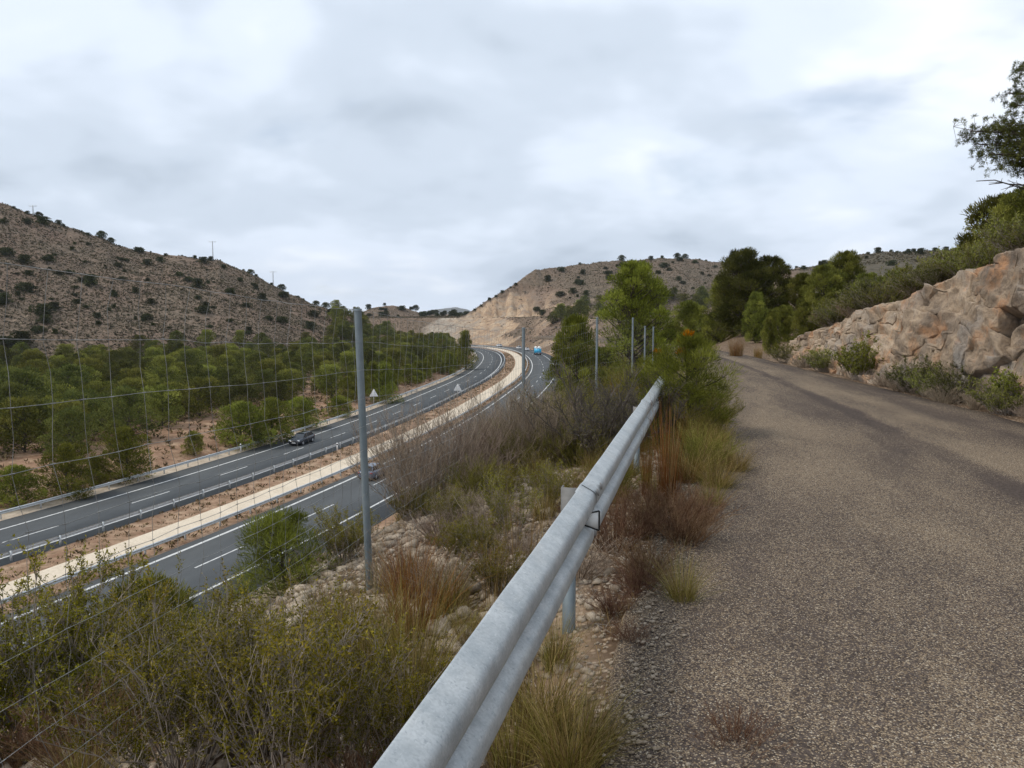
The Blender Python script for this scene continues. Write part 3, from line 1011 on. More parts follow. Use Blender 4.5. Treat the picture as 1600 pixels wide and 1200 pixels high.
paint_dark = plain('dark_blue_car_paint', (.016, .022, .032), .18, .1, .6, var=.05)
paint_blue = plain('grey_blue_car_paint', (.13, .16, .22), .2, .1, .6, var=.05)
paint_white = plain('white_car_paint', (.75, .76, .77), .25, 0, .5, var=.03)
paint_cyan = plain('bright_blue_truck_paint', (.015, .42, .72), .35, 0, .5, var=.1)
loc, hd = on_lane(446, 692, 12.0)
make_car('car', 'dark blue car driving towards us on the farther carriageway', paint_dark, loc, hd + math.pi)
loc, hd = on_lane(596, 746, -6.2)
make_car('car', 'grey blue car half hidden behind the dry grey bush on the nearer carriageway', paint_blue, loc, hd)
for (u, v, n, lab) in [(808, 541, -6.2, 'white car, farthest of the three white cars in the far bend'),
                       (828, 545, -6.0, 'white car, middle one of the three white cars in the far bend'),
                       (838, 547.5, -6.4, 'white car closest to the blue truck in the far bend')]:
    s_, _n2 = s_at_pixel(u, v)
    loc, hd = on_lane(u, v, float(np.clip(_n2, -10.5, -5.5)))
    make_car('car', lab, paint_white, loc, hd, 1.0 if u != 828 else 1.1, 'white cars in the far bend')


def make_truck(loc, rz):
    o = empty('truck', loc, rz); tag(o, 'bright blue truck with white load on top driving away in the far bend', 'truck')
    b = MB(); b.box((-2.0, 0, 1.75), (5.2, 2.45, 1.9), taper=.98); b.box((-4.62, 0, 1.75), (.06, 2.3, 1.7)); b.build('cargo_body', paint_cyan, o)
    b = MB(); b.box((1.9, 0, 1.75), (1.9, 2.4, 2.3), taper=.93); b.box((1.9, 0, 2.98), (1.5, 2.0, .25), taper=.8); b.build('cab', paint_cyan, o)
    b = MB(); b.box((2.82, 0, 2.2), (.06, 2.0, .8)); b.build('windscreen', MAT['glass'], o)
    for sy in (-1, 1):
        b = MB(); b.tube([(-4.5, sy * .72, 3.05), (-2, sy * .72, 3.1), (.6, sy * .72, 3.05)], .48, 10); b.build('white_load', MAT['white'], o, True)
        b = MB(); b.box((-4.67, sy * .95, .85), (.06, .35, .2)); b.build('tail_light', MAT['red_glass'], o)
        b = MB(); b.box((2.3, sy * 1.38, 2.3), (.12, .22, .55)); b.build('mirror', MAT['black'], o)
        for sx in (1.9, -2.6, -3.6):
            b = MB(); b.tube([(0, -.15, 0), (0, .15, 0)], .5, 14); w = b.build('wheel', MAT['black'], o, loc=(sx, sy * 1.0, .5))
            b = MB(); b.tube([(0, sy * .14, 0), (0, sy * .17, 0)], .24, 10); b.build('rim', MAT['chrome'], w)
    b = MB(); b.box((-.9, 0, .62), (7.0, 1.0, .25)); b.build('chassis', MAT['black'], o)
    b = MB(); b.box((-4.68, 0, 1.9), (.03, .05, 1.5)); b.box((-4.68, 0, 1.2), (.03, 2.2, .05)); b.build('tailgate_frame', MAT['signback'], o)
    b = MB(); b.box((-4.7, 0, .75), (.03, .5, .14)); b.build('number_plate', MAT['white'], o)


loc, hd = on_lane(854, 554, -9.6)
make_truck(loc, hd)

# ------------------------------------------------------------------ service road
def service_road():
    t = np.arange(-8, 50, .06)
    yl, yr = t, np.interp(t, [-8, 0, 20, 30, 40, 50], [-8, 0, 20, 30, 41, 54])
    L = np.stack([xl(yl) - .02 + .16 * fbm(t * 1.4, t * 0, 4, 91) + .08 * fbm(t * 6, t * 0, 2, 92), yl], -1)
    Rr = np.stack([xr(yr) + .16 * fbm(t * 1.1, t * 0 + 5, 4, 93), yr], -1)
    K = 14
    w = np.linspace(0, 1, K)
    P = L[:, None] * (1 - w)[None, :, None] + Rr[:, None] * w[None, :, None]
    z = .0 + .03 * np.sin(w * math.pi)[None] + .010 * fbm(P[..., 0] / 1.5, P[..., 1] / 1.5, 3, 95)
    V = np.concatenate([P, z[..., None]], -1)
    lo = V[:, [0]].copy(); lo[..., 2] -= .10; lo[..., 0] -= .05
    hi = V[:, [-1]].copy(); hi[..., 2] -= .10; hi[..., 0] += .05
    V = np.concatenate([lo, V, hi], 1)
    k = V.shape[1]
    i = np.arange(len(t) - 1)[:, None] * k; j = np.arange(k - 1)[None]
    F = np.stack([i + j, i + j + 1, i + k + j + 1, i + k + j], -1).reshape(-1, 4)
    mb = MB(); mb.add(V.reshape(-1, 3), F)
    o = mb.build('service_road', MAT['chip'], smooth=True)
    width = np.linalg.norm(Rr - L, axis=1)
    UVv = np.stack([np.concatenate([[0], w, [1]])[None, :] * np.clip(width, 4.0, 7.0)[:, None] * 0 + np.concatenate([[0], w, [1]])[None, :] * 7.0, np.broadcast_to(t[:, None], (len(t), k))], -1).reshape(-1, 2)
    uvl = o.data.uv_layers.new(name='UVMap')
    li = np.empty(len(o.data.loops), np.int32); o.data.loops.foreach_get('vertex_index', li)
    uvl.data.foreach_set('uv', UVv[li].astype(np.float32).ravel())
    o['kind'] = 'structure'


service_road()

# ------------------------------------------------------------------ near guardrail
TH = math.radians(14.3)
RD = np.array([math.sin(TH), math.cos(TH)])                  # along the rail
RN = np.array([-math.cos(TH), math.sin(TH)])                 # to the left of it


def rail_pt(s, w, z):
    bend = 0.0
    return np.stack([RD[0] * s + RN[0] * (w - bend), RD[1] * s + RN[1] * (w - bend), z + np.zeros_like(s)], -1)


def near_rail():
    root = empty('guardrail', (0, 0, 0)); tag(root, 'galvanised steel guardrail beside the service road in the foreground', 'guardrail')
    # smooth W profile
    zz = np.linspace(0, 1, 49)
    pts = np.array(WB)
    prof_t = np.linspace(0, 1, len(pts))
    # rounded by resampling and smoothing
    q = np.stack([np.interp(zz, prof_t, pts[:, 0]), np.interp(zz, prof_t, pts[:, 1])], -1)
    for _ in range(3):
        q[1:-1] = .25 * q[:-2] + .5 * q[1:-1] + .25 * q[2:]
    joints = [-3.2, -.34, 3.66, 7.66, 11.2]
    for a in range(1, len(joints) - 1):
        s = np.arange(joints[a] - (.0), joints[a + 1] + .16, .08)
        off = np.zeros(len(s))
        lap = np.clip((joints[a] + .17 - s) / .01, 0, 1)         # far section lies under the near one
        V = []
        for side in (0, 1):
            w = .600 - q[None, :, 0] * .95 + .006 * fbm(s * 1.7, s * 0 + 3, 3, 78)[:, None] + (.0045 if side else 0) + np.where(s < joints[a] + .165, .006, 0)[:, None]
            sag = .004 * np.sin(s * 1.3)[:, None] + .003 * fbm(s * 2.1, s * 0, 3, 77)[:, None]
            V.append(rail_pt(np.repeat(s[:, None], q.shape[0], 1), w, .36 + q[None, :, 1] + sag))
        Vv = np.concatenate([V[0], V[1][:, ::-1]], 1)
        k = Vv.shape[1]
        i = np.arange(len(s) - 1)[:, None] * k; j = np.arange(k)[None]; jj = (j + 1) % k
        F = np.stack([i + j, i + jj, i + k + jj, i + k + j], -1).reshape(-1, 4)
        mb = MB(); mb.add(Vv.reshape(-1, 3), F)
        for e in (0, len(s) - 1):
            h = q.shape[0]
            idx = np.arange(h - 1)
            mb.add(Vv[e], np.stack([idx, idx + 1, 2 * h - 2 - idx, 2 * h - 1 - idx], -1))
        beam = mb.build('beam', MAT['galv'], root, True)
        mod = beam.modifiers.new('edges', 'EDGE_SPLIT'); mod.split_angle = math.radians(55)
        # black strip painting in shadow and dirt at the end of the lapped section
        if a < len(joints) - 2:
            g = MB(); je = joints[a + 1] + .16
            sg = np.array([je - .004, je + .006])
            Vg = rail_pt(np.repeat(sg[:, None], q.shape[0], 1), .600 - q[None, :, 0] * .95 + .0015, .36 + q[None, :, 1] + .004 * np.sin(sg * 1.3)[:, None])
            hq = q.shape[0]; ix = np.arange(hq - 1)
            g.add(Vg.reshape(-1, 3), np.stack([ix, ix + 1, hq + ix + 1, hq + ix], -1)); g.build('lap_shadow_dirt', MAT['black'], beam)
        # lap bolts
        for (ds, dz) in ((.20, .262), (.20, .082), (.32, .268), (.10, .076)):
            jn = joints[a + 1]
            c = rail_pt(np.array([jn + ds]), np.array([.600 - .077]), np.array([.36 + dz]))[0]
            nrm = -RN
            b = MB(); p0 = np.array([c[0], c[1], c[2]])
            b.tube([p0, p0 + np.array([nrm[0], nrm[1], .3]) * .004, p0 + np.array([nrm[0], nrm[1], .3]) * .008], [.021, .019, .008], 8)
            b.build('bolt', MAT['railpost'], beam)
    # posts with spacer behind the beam
    for sj in (-.25, 3.75, 7.75, 11.0):
        po = MB()
        t = .006
        ztop, zlow = (.665 if sj < 5 else .60), -.75
        def rect(w0, w1, s0, s1, z0, z1):
            c = rail_pt(np.array([(s0 + s1) / 2]), np.array([(w0 + w1) / 2]), np.array([(z0 + z1) / 2]))[0]
            po.box(c, (abs(w1 - w0), abs(s1 - s0), z1 - z0), rz=-TH)
        rect(.625, .685, sj - .003, sj + .003, zlow, .40)           # slim C post
        rect(.625, .630, sj + .003, sj + .055, zlow, .40)
        rect(.680, .685, sj + .003, sj + .055, zlow, .40)
        p = po.build('post', MAT['fencepost'], root)
        po = MB()
        rect(.604, .690, sj - .010, sj - .004, .34, ztop)           # bracket plate carrying the beam
        rect(.690, .695, sj - .010, sj + .05, .34, ztop)
        po.build('bracket', MAT['railpost'], p)
    # white retro-reflector in the valley of the beam
    c = rail_pt(np.array([3.69]), np.array([.545]), np.array([.52]))[0]
    b = MB()
    fr = -RN
    A = np.array([RD[0], RD[1], 0]); Zv = np.array([0, 0, 1.0]); Nn = np.array([fr[0], fr[1], 0])
    # trapezoid plate standing across the beam, facing back along the road
    quad = [c + Nn * -.04 + Zv * .022, c + Nn * .055 + Zv * .050, c + Nn * .055 - Zv * .050, c + Nn * -.04 - Zv * .022]
    Vq = np.array([p - A * .003 for p in quad] + [p + A * .003 for p in quad])
    b.add(Vq, [[0, 1, 2, 3], [7, 6, 5, 4], [0, 4, 5, 1], [1, 5, 6, 2], [2, 6, 7, 3], [3, 7, 4, 0]])
    rf = b.build('reflector', MAT['white'], root)
    b = MB()
    for p0, p1 in zip(quad, quad[1:] + quad[:1]):
        b.tube([p0 - A * .004, p1 - A * .004], .004, 4)
    b.build('frame', MAT['black'], rf)


near_rail()

# ------------------------------------------------------------------ wire fence
def fence():
    root = empty('wire_fence'); tag(root, 'tall wire mesh fence on steel posts along the top of the embankment', 'fence')
    tops = [None, (559, 485, 5.3), (818, 513, 12.4), (933, 497, 17.2), (989, 497, 20.8), (1008, 510, 23.2), (1021, 511, 24.6)]
    P = []
    for k, t in enumerate(tops):
        if t is None:
            top = np.array([-2.32, -2.0, 2.06])
        else:
            top = at(*t)
        lean = (.055, .01) if k == 1 else (0, 0)
        foot = np.array([top[0] + lean[0], top[1] + lean[1], gz(top[0], top[1]) - .35])
        P.append((foot, top))
    for k, (f, t) in enumerate(P):
        b = MB(); b.tube([f, (f + t) / 2, t], .0265, 12)
        p = b.build('post', MAT['fencepost'], root, True)
        b = MB(); b.tube([t - (0, 0, .004), t + (0, 0, .012)], [.031, .028], 12); b.build('cap', MAT['fencepost'], p)
    hz = np.array([.05, .12, .19, .27, .36, .46, .57, .70, .85, 1.01, 1.18, 1.36, 1.55, 1.74, 1.95]) / 1.95
    rng = np.random.default_rng(3)
    for k in range(len(P) - 1):
        (f0, t0), (f1, t1) = P[k], P[k + 1]
        span = np.linalg.norm(t1[:2] - t0[:2])
        nv = max(4, int(span / .155))
        g0, g1 = f0 + (t0 - f0) * (.35 / (t0[2] - f0[2])), f1 + (t1 - f1) * (.35 / (t1[2] - f1[2]))
        ts = np.linspace(0, 1, nv + 1)
        sag = -.05 * np.sin(ts * math.pi) - .008 * np.abs(np.sin(ts * 9))
        grid = np.empty((len(hz), nv + 1, 3))
        nrm = np.array([t1[1] - t0[1], -(t1[0] - t0[0]), 0]); nrm = nrm / np.linalg.norm(nrm)
        drift = np.cumsum(rng.normal(0, .010, (len(hz), 1)), 0)
        for a, h in enumerate(hz):
            lo = g0 + (t0 - g0) * h; hi_ = g1 + (t1 - g1) * h
            L = lo[None] + (hi_ - lo)[None] * ts[:, None]
            L[:, 2] += sag * (.5 + .8 * h) + .003 * rng.normal(size=nv + 1)
            along = (hi_ - lo) / np.linalg.norm(hi_ - lo)
            L[1:-1] += along[None] * (drift[a] + .010 * rng.normal(size=(nv - 1, 1)) + .02 * np.sin(h * 7 + k))
            L += nrm[None] * (.035 + .015 * rng.normal(size=(1, 1)))
            grid[a] = L
        fine = k < 2
        rw = .0011 if k < 2 else .0011
        if fine:
            for a in range(len(hz)):
                b = MB(); b.tube(grid[a], rw * (1.25 if a in (0, len(hz) - 1) else 1), 4, False); b.build('horizontal_wire', MAT['wire'], root)
            for c in range(1, nv):
                pts = []
                for a in range(len(hz)):
                    pts.append(grid[a, c])
                    if a < len(hz) - 1:
                        mid = (grid[a, c] + grid[a + 1, c]) / 2 + nrm * .004 * rng.normal() + (t1 - t0) / span * .006 * rng.normal()
                        pts.append(mid)
                b = MB(); b.tube(np.array(pts), rw * .9, 4, False)
                # wrapped knots at every crossing
                for a in range(len(hz)):
                    g = grid[a, c]; d = (grid[a, min(c + 1, nv)] - grid[a, c - 1]); d = d / np.linalg.norm(d)
                    b.tube([g - d * .012, g + d * .012], rw * 1.9, 4, False)
                b.build('vertical_wire', MAT['wire'], root)
        else:
            b = MB()
            for a in range(len(hz)): b.tube(grid[a], rw, 3, False)
            for c in range(1, nv): b.tube(grid[:, c], rw, 3, False)
            o = b.build('wire_mesh', MAT['wire'], root); o['kind'] = 'stuff'


fence()


# ------------------------------------------------------------------ plant generators
def bez(P0, P1, P2, n):
    t = np.linspace(0, 1, n)[None, :, None]
    return (1 - t) ** 2 * P0[:, None] + 2 * t * (1 - t) * P1[:, None] + t ** 2 * P2[:, None]


def poly_segs(mb, L, r0, r1, tint=.5):
    """L (N,K,3) polylines as three-sided prisms, tapering r0 -> r1"""
    N, K, _ = L.shape
    r0 = np.broadcast_to(r0, (N,)); r1 = np.broadcast_to(r1, (N,))
    w = np.linspace(0, 1, K)
    rr = r0[:, None] * (1 - w) + r1[:, None] * w
    tt = np.repeat(np.broadcast_to(tint, (N,))[:, None], K - 1, 1)
    mb.segs(L[:, :-1].reshape(-1, 3), L[:, 1:].reshape(-1, 3), rr[:, :-1].ravel(), rr[:, 1:].ravel(), tt.ravel())


def sample_on(L, idx, t):
    K = L.shape[1] - 1
    f = np.clip(t * K, 0, K - 1e-6); k = f.astype(int); w = (f - k)[:, None]
    a, b = L[idx, k], L[idx, k + 1]
    return a * (1 - w) + b * w, unit(b - a)


def shrub_mesh(H, W, nst, nbr, ntw, nlf, ll, lw, seed, r0=.008, erect=.5, leafmat='olive', twigmat='twig', spread=1.0):
    rng = np.random.default_rng(seed)
    an = rng.uniform(0, 6.283, nst); rho = np.sqrt(rng.uniform(0, 1, nst)) * spread
    tip = np.stack([W * rho * np.cos(an), W * rho * np.sin(an), H * rng.uniform(.55, 1, nst) * np.sqrt(1 - .55 * np.clip(rho, 0, 1) ** 2)], -1)
    base = np.stack([.18 * W * rho * np.cos(an), .18 * W * rho * np.sin(an), -.05 * np.ones(nst)], -1)
    mid = base * .4 + tip * np.array([.35, .35, .45 + .15 * erect]) + rng.normal(0, .06 * W, (nst, 3))
    ST = bez(base, mid, tip, 7)
    ST[:, 1:] += rng.normal(0, .012 * H, ST[:, 1:].shape)
    i = rng.integers(0, nst, nbr); t = rng.uniform(.25, 1, nbr)
    p, d = sample_on(ST, i, t)
    dd = unit(d * .7 + rdir(nbr, rng) * .75 + np.array([0, 0, .25 + .4 * erect]))
    ln = H * rng.uniform(.10, .30, nbr) * (1.15 - .5 * t)
    BR = bez(p, p + dd * ln[:, None] * .5 + rng.normal(0, .01, (nbr, 3)), p + unit(dd + np.array([0, 0, .35 * erect])) * ln[:, None], 4)
    i = rng.integers(0, nbr, ntw); t = rng.uniform(.15, 1, ntw)
    p, d = sample_on(BR, i, t)
    dd = unit(d * .6 + rdir(ntw, rng) * .8 + np.array([0, 0, .2 + .3 * erect]))
    ln = H * rng.uniform(.04, .13, ntw)
    TW = bez(p, p + dd * ln[:, None] * .5, p + unit(dd + rng.normal(0, .25, (ntw, 3))) * ln[:, None], 3)
    mb = MB()
    poly_segs(mb, ST, r0, r0 * .35, rng.uniform(0, 1, nst))
    poly_segs(mb, BR, r0 * .42, r0 * .18, rng.uniform(0, 1, nbr))
    poly_segs(mb, TW, r0 * .22, r0 * .10, rng.uniform(0, 1, ntw))
    stems = mb.mesh('stems', MAT[twigmat])
    leaf = None
    if nlf:
        n1 = int(nlf * .35)
        p1, d1 = sample_on(BR, rng.integers(0, nbr, n1), rng.uniform(.3, 1, n1))
        p2, d2 = sample_on(TW, rng.integers(0, ntw, nlf - n1), rng.uniform(0, 1, nlf - n1))
        p = np.vstack([p1, p2]); d = np.vstack([d1, d2])
        D = unit(d * .6 + rdir(nlf, rng) * .8)
        mb = MB()
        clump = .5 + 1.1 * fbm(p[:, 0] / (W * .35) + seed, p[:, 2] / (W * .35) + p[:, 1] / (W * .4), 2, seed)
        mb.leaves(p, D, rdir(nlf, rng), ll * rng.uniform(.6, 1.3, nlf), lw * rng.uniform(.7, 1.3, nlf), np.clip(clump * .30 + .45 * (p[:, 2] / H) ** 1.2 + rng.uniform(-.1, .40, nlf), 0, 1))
        leaf = mb.mesh('foliage', MAT[leafmat])
    return [('stems', stems)] + ([('foliage', leaf)] if leaf else [])


def tuft_mesh(n, r, L, lean, droop, w, seed, mat, lean0=0.0, K=5, extra=None, part='blades'):
    rng = np.random.default_rng(seed)
    an = rng.uniform(0, 6.283, n); rho = r * np.sqrt(rng.uniform(0, 1, n))
    base = np.stack([rho * np.cos(an), rho * np.sin(an), -.03 + 0 * an], -1)
    az = an + rng.normal(0, .7, n)
    mb = MB()
    mb.blades(base, az, L * rng.uniform(.45, 1.05, n), np.clip(lean0 + lean * rng.uniform(0, 1, n), 0, .95), droop * rng.uniform(0, 1, n), w * rng.uniform(.6, 1.3, n), K, np.clip(rng.normal(.5, .34, n), 0, 1), rng.uniform(0, 6.28, n))
    parts = [(part, mb.mesh(part, MAT[mat]))]
    if extra:
        n2, L2, w2, mat2, name2 = extra
        an = rng.uniform(0, 6.283, n2); rho = r * .8 * np.sqrt(rng.uniform(0, 1, n2))
        base = np.stack([rho * np.cos(an), rho * np.sin(an), -.03 + 0 * an], -1)
        mb = MB()
        mb.blades(base, an + rng.normal(0, .8, n2), L2 * rng.uniform(.6, 1.05, n2), np.clip(lean0 + .8 * lean * rng.uniform(0, 1, n2), 0, .9), droop * .6 * rng.uniform(0, 1, n2), w2 * rng.uniform(.7, 1.2, n2), K, np.clip(rng.normal(.5, .34, n2), 0, 1), rng.uniform(0, 6.28, n2))
        parts.append((name2, mb.mesh(name2, MAT[mat2])))
    return parts


def pine_mesh(H, Rc, cb, nl, ns, sl, sw, seed, mat='pine', shape='dome', bark='bark', lobe=.36, trunk_r=None, shell=.45, dead=0, lean=0.0):
    """H height, Rc crown radius, cb crown base height, nl lobes, ns sprays per lobe, spray length / width"""
    rng = np.random.default_rng(seed)
    ch = H - cb
    t = (np.arange(nl) + rng.uniform(0, 1, nl)) / nl
    an = np.arange(nl) * 2.39996 + rng.normal(0, .35, nl)
    if shape == 'dome': prof = np.sqrt(np.clip(1 - (t * 1.02 - .28) ** 2 / .60, .03, 1))
    elif shape == 'cone': prof = np.clip(1.05 - t, .06, 1) ** .75
    elif shape == 'egg': prof = np.sqrt(np.clip(1 - ((t - .35) / .66) ** 2, .02, 1))
    else: prof = np.sqrt(np.clip(1 - (t - .5) ** 2 * 3.4, .05, 1))
    rho = Rc * prof * np.where(rng.uniform(0, 1, nl) < .3, rng.uniform(.1, .5, nl), rng.uniform(.6, .95, nl)) * rng.uniform(.72, 1.2, nl)
    lr = Rc * lobe * rng.uniform(.65, 1.25, nl) * (.55 + .45 * prof)
    C = np.stack([rho * np.cos(an), rho * np.sin(an), cb + t * ch * .93], -1)
    C[:, 2] = np.minimum(C[:, 2], H - lr * .7)
    C[:, 0] += lean * C[:, 2]
    mb = MB()
    ii = np.repeat(np.arange(nl), ns)
    n = len(ii)
    d = rdir(n, rng)
    d[:, 2] = np.abs(d[:, 2]) * np.where(rng.uniform(0, 1, n) < .72, 1, -1)
    rad = lr[ii] * (shell + (1 - shell) * rng.uniform(0, 1, n) ** .6) * (1 + .35 * fbm(d[:, 0] * 3 + ii * 7.1, d[:, 1] * 3 + d[:, 2] * 2.2, 2, seed))
    P = C[ii] + d * rad[:, None] * np.array([1, 1, .78])
    out = unit(P - np.array([0, 0, cb + ch * .35]))
    D = unit(d * .7 + out * .35 + rdir(n, rng) * .55 + np.array([0, 0, .45]))
    lt = rng.uniform(0, 1, nl)
    tint = np.clip(lt[ii] * .62 + rng.uniform(-.04, .42, n), 0, 1)
    mb.leaves(P, D, rdir(n, rng), sl * rng.uniform(.6, 1.3, n), sw * rng.uniform(.6, 1.3, n), tint)
    crown = mb.mesh('crown', MAT[mat])
    mb = MB()
    tr = trunk_r or H * .022
    zt = np.linspace(0, 1, 7)
    TP = np.stack([lean * zt * H + .03 * H * np.sin(zt * 4 + seed), .02 * H * np.sin(zt * 3 + 2 * seed), -.4 + zt * (H * .93 + .4)], -1)
    TP[:, 0] -= TP[0, 0]; TP[:, 1] -= TP[0, 1]
    mb.tube(TP, tr * (1.15 - zt * .95), 7, False)
    zb = np.clip((C[:, 2] - .25 * rho - .1 * ch), cb * .6, H * .9)
    f = (zb + .4) / (H * .93 + .4)
    B0 = np.stack([np.interp(f, zt, TP[:, 0]), np.interp(f, zt, TP[:, 1]), zb], -1)
    Lb = bez(B0, B0 * .35 + C * .65 - np.array([0, 0, 1]) * (.06 * rho)[:, None], C, 5)
    poly_segs(mb, Lb, tr * .42, tr * .10)
    # limbs fork inside each lobe
    k = 5
    jj = np.repeat(np.arange(nl), k)
    e = C[jj] + rdir(len(jj), rng) * (lr[jj] * .8)[:, None]
    mb.segs(C[jj] * .9 + B0[jj] * .1, e, tr * .10, tr * .03)
    trunk = mb.mesh('trunk', MAT[bark], True)
    parts = [('trunk', trunk), ('crown', crown)]
    if dead:
        mb = MB()
        sel = rng.choice(np.nonzero(t > .55)[0], min(dead, (t > .55).sum()), replace=False)
        for q in sel:
            c = C[q] + np.array([0, 0, lr[q] * .45]); nn = 60
            dd = rdir(nn, rng); dd[:, 2] = np.abs(dd[:, 2])
            mb.leaves(c + dd * lr[q] * .28, unit(dd + np.array([0, 0, .8])), rdir(nn, rng), sl * 1.1, sw * 1.3, rng.uniform(0, 1, nn))
        parts.append(('dead_needles', mb.mesh('dead_needles', MAT['deadneedle'])))
    return parts


def put(name, parts, loc, label, cat, group=None, rz=None, sc=1.0, kind=None, tilt=(0, 0)):
    o = empty(name, tuple(loc), random.uniform(0, 6.28) if rz is None else rz)
    o.rotation_euler = (tilt[0], tilt[1], o.rotation_euler[2])
    o.scale = (sc, sc, sc) if np.ndim(sc) == 0 else tuple(sc)
    tag(o, label, cat, group, kind)
    for nm, me in parts:
        link(nm, me, o)
    return o


# ------------------------------------------------------------------ rock outcrop
def rock_surface(y, b):
    """point on the cut face: y along the road, b metres up the face"""
    H = zr_rock(y)
    Lf = 1.30 * H + .95
    T = b / Lf
    up = np.clip(T / .72, 0, 1)
    z = H * up ** .92 - .14 + np.clip((T - .72) / .28, 0, 1.3) * .22
    back = 1.0 * T + 1.3 * np.clip((T - .72) / .28, 0, 1.3)
    x = xr(y) + .50 + back * (.55 + .25 * np.clip(H / 2.5, 0, 1)) + .45 * fbm(y / 2.5, T * 2, 3, 5)
    return x, z, T


def clip_poly(P, p, n):
    """keep the part of polygon P on the side of point p where (q-p).n <= 0"""
    out = []
    d = (P - p) @ n
    for i in range(len(P)):
        j = (i + 1) % len(P)
        if d[i] <= 0: out.append(P[i])
        if (d[i] <= 0) != (d[j] <= 0):
            t = d[i] / (d[i] - d[j]); out.append(P[i] + (P[j] - P[i]) * t)
    return np.array(out) if out else np.zeros((0, 2))


def outcrop():
    org = np.array([9.0, 16, 0])
    root = empty('rock_outcrop', tuple(org)); tag(root, 'fractured tan and grey limestone outcrop on the right of the service road', 'rock')
    rng = np.random.default_rng(22)
    big = [(15.9, 1.55, 1.0), (14.2, 1.20, .9), (14.9, 2.55, .7), (13.0, 2.4, .8), (17.4, 1.1, .65), (12.3, 3.2, .6), (16.6, 2.35, .55), (11.6, .9, .7), (10.4, 2.0, .8)]
    seeds = [np.array(q) for q in big]
    for _ in range(14000):
        a, h = rng.uniform(5.5, 28), rng.uniform(-.1, 4.9)
        sz = (.62 if a < 18 else (.42 if a < 21 else .24)) * (rng.choice([.5, .9, 1.3, 1.7]) if a < 19.5 else rng.choice([.35, .6, 1.0, 1.3])) * rng.uniform(.8, 1.2)
        if h < .35: sz *= .6
        if all(math.hypot(a - q[0], h - q[1]) > (sz + q[2]) * .62 for q in seeds): seeds.append(np.array((a, h, sz)))
    S = np.array(seeds)
    A = np.array([[.86, .34], [-.10, 1.12]])                # tilted beds: work in sheared space
    Ai = np.linalg.inv(A)
    Q = S[:, :2] @ A.T
    for k in range(len(S)):
        if rock_surface(S[k, 0], S[k, 1])[2] > 1.04 or S[k, 0] > 25.6: continue
        P = Q[k] + np.array([(-2.5, -2.5), (2.5, -2.5), (2.5, 2.5), (-2.5, 2.5)])
        dd = np.linalg.norm(Q - Q[k], axis=1)
        for j in np.argsort(dd)[1:26]:
            nrm = (Q[j] - Q[k]) / dd[j]
            # larger blocks keep more room
            w = .5 + .22 * (S[k, 2] - S[j, 2]) / (S[k, 2] + S[j, 2])
            P = clip_poly(P, Q[k] + nrm * dd[j] * w, nrm)
            if len(P) < 3: break
        if len(P) < 3: continue
        # refine the outline so the joints are ragged
        E = []
        for i in range(len(P)):
            p0, p1 = P[i], P[(i + 1) % len(P)]
            m_ = max(1, int(np.linalg.norm(p1 - p0) / .09))
            for t in range(m_): E.append(p0 + (p1 - p0) * t / m_)
        E = np.array(E) @ Ai.T
        jit = np.stack([fbm(E[:, 0] * 3.1, E[:, 1] * 3.1, 3, 8), fbm(E[:, 0] * 3.1 + 7, E[:, 1] * 3.1, 3, 9)], -1)
        E = E + .34 * jit
        c = E.mean(0)
        r_ = np.linalg.norm(E - c, axis=1)
        size = r_.mean()
        gap = min(.007, .05 * size)
        E = c + (E - c) * (1 - gap / np.maximum(r_, .02))[:, None]
        loose = rng.uniform() < .13
        off = rng.uniform(-.10, .11) * min(1, size / .3) if loose else rng.uniform(-.02, .02); ta, tb = (rng.normal(0, .12), rng.normal(.02, .14)) if loose else (rng.normal(0, .03), rng.normal(0, .03))
        if k < len(big): off, ta, tb = [.13, .06, .07, .04, .07, .03, .05, .01, .0][k], [.10, -.12, .05, -.05, .15, 0, .1, 0, 0][k], [.12, .05, .2, .1, .1, .1, 0, 0, .1][k]
        if math.hypot(S[k, 0] - 12.5, S[k, 1] - 1.75) < .42: off = -.42
        n = len(E)
        fr = [1.0, 1.0, .985] + list(np.linspace(.86, .12, max(2, int(size / .06))))
        V = []
        for lvl, f in enumerate(fr):
            p = c + (E - c) * f
            x, z, T = rock_surface(p[:, 0], p[:, 1])
            d = off + ta * (p[:, 0] - c[0]) + tb * (p[:, 1] - c[1]) + .36 * fbm(p[:, 0] * .8, p[:, 1] * .8, 3, 14) - .10 * np.abs(fbm(p[:, 0] * 2.6 + p[:, 1], p[:, 1] * 2.6, 3, 16)) * 2 + .075 * fbm(p[:, 0] * 8, p[:, 1] * 8, 3, 15, .6)
            tt = (p[:, 1] * 1.1 - .42 * p[:, 0] + .9 * fbm(p[:, 0] * .8, p[:, 1] * .8, 3, 77)) * 1.7
            d = d + (.06 if k < len(big) else .11) * (tt - np.floor(tt)) - .05
            d = d * np.clip(p[:, 1] / .2 + .2, .2, 1)
            if lvl == 0: d = d * 0 - .45
            elif lvl == 1: d = d - (.016 if loose else .003) - .006 * rng.uniform(0, 1, n)
            V.append(np.stack([x - .86 * d, p[:, 0], z + .46 * d], -1))
        V = np.array(V)
        i = np.arange(len(fr) - 1)[:, None] * n; j = np.arange(n)[None]; jj = (j + 1) % n
        F = np.stack([i + j, i + n + j, i + n + jj, i + jj], -1).reshape(-1, 4)
        mb = MB(); Vf = V.reshape(-1, 3) - org
        mb.add(Vf, F)
        cc = V[-1].mean(0) - org
        mb.add(np.vstack([V[-1] - org, cc[None]]), np.stack([np.arange(n), np.full(n, n), (np.arange(n) + 1) % n], -1))
        mb.build('rock_block', MAT['rock'], root)


outcrop()


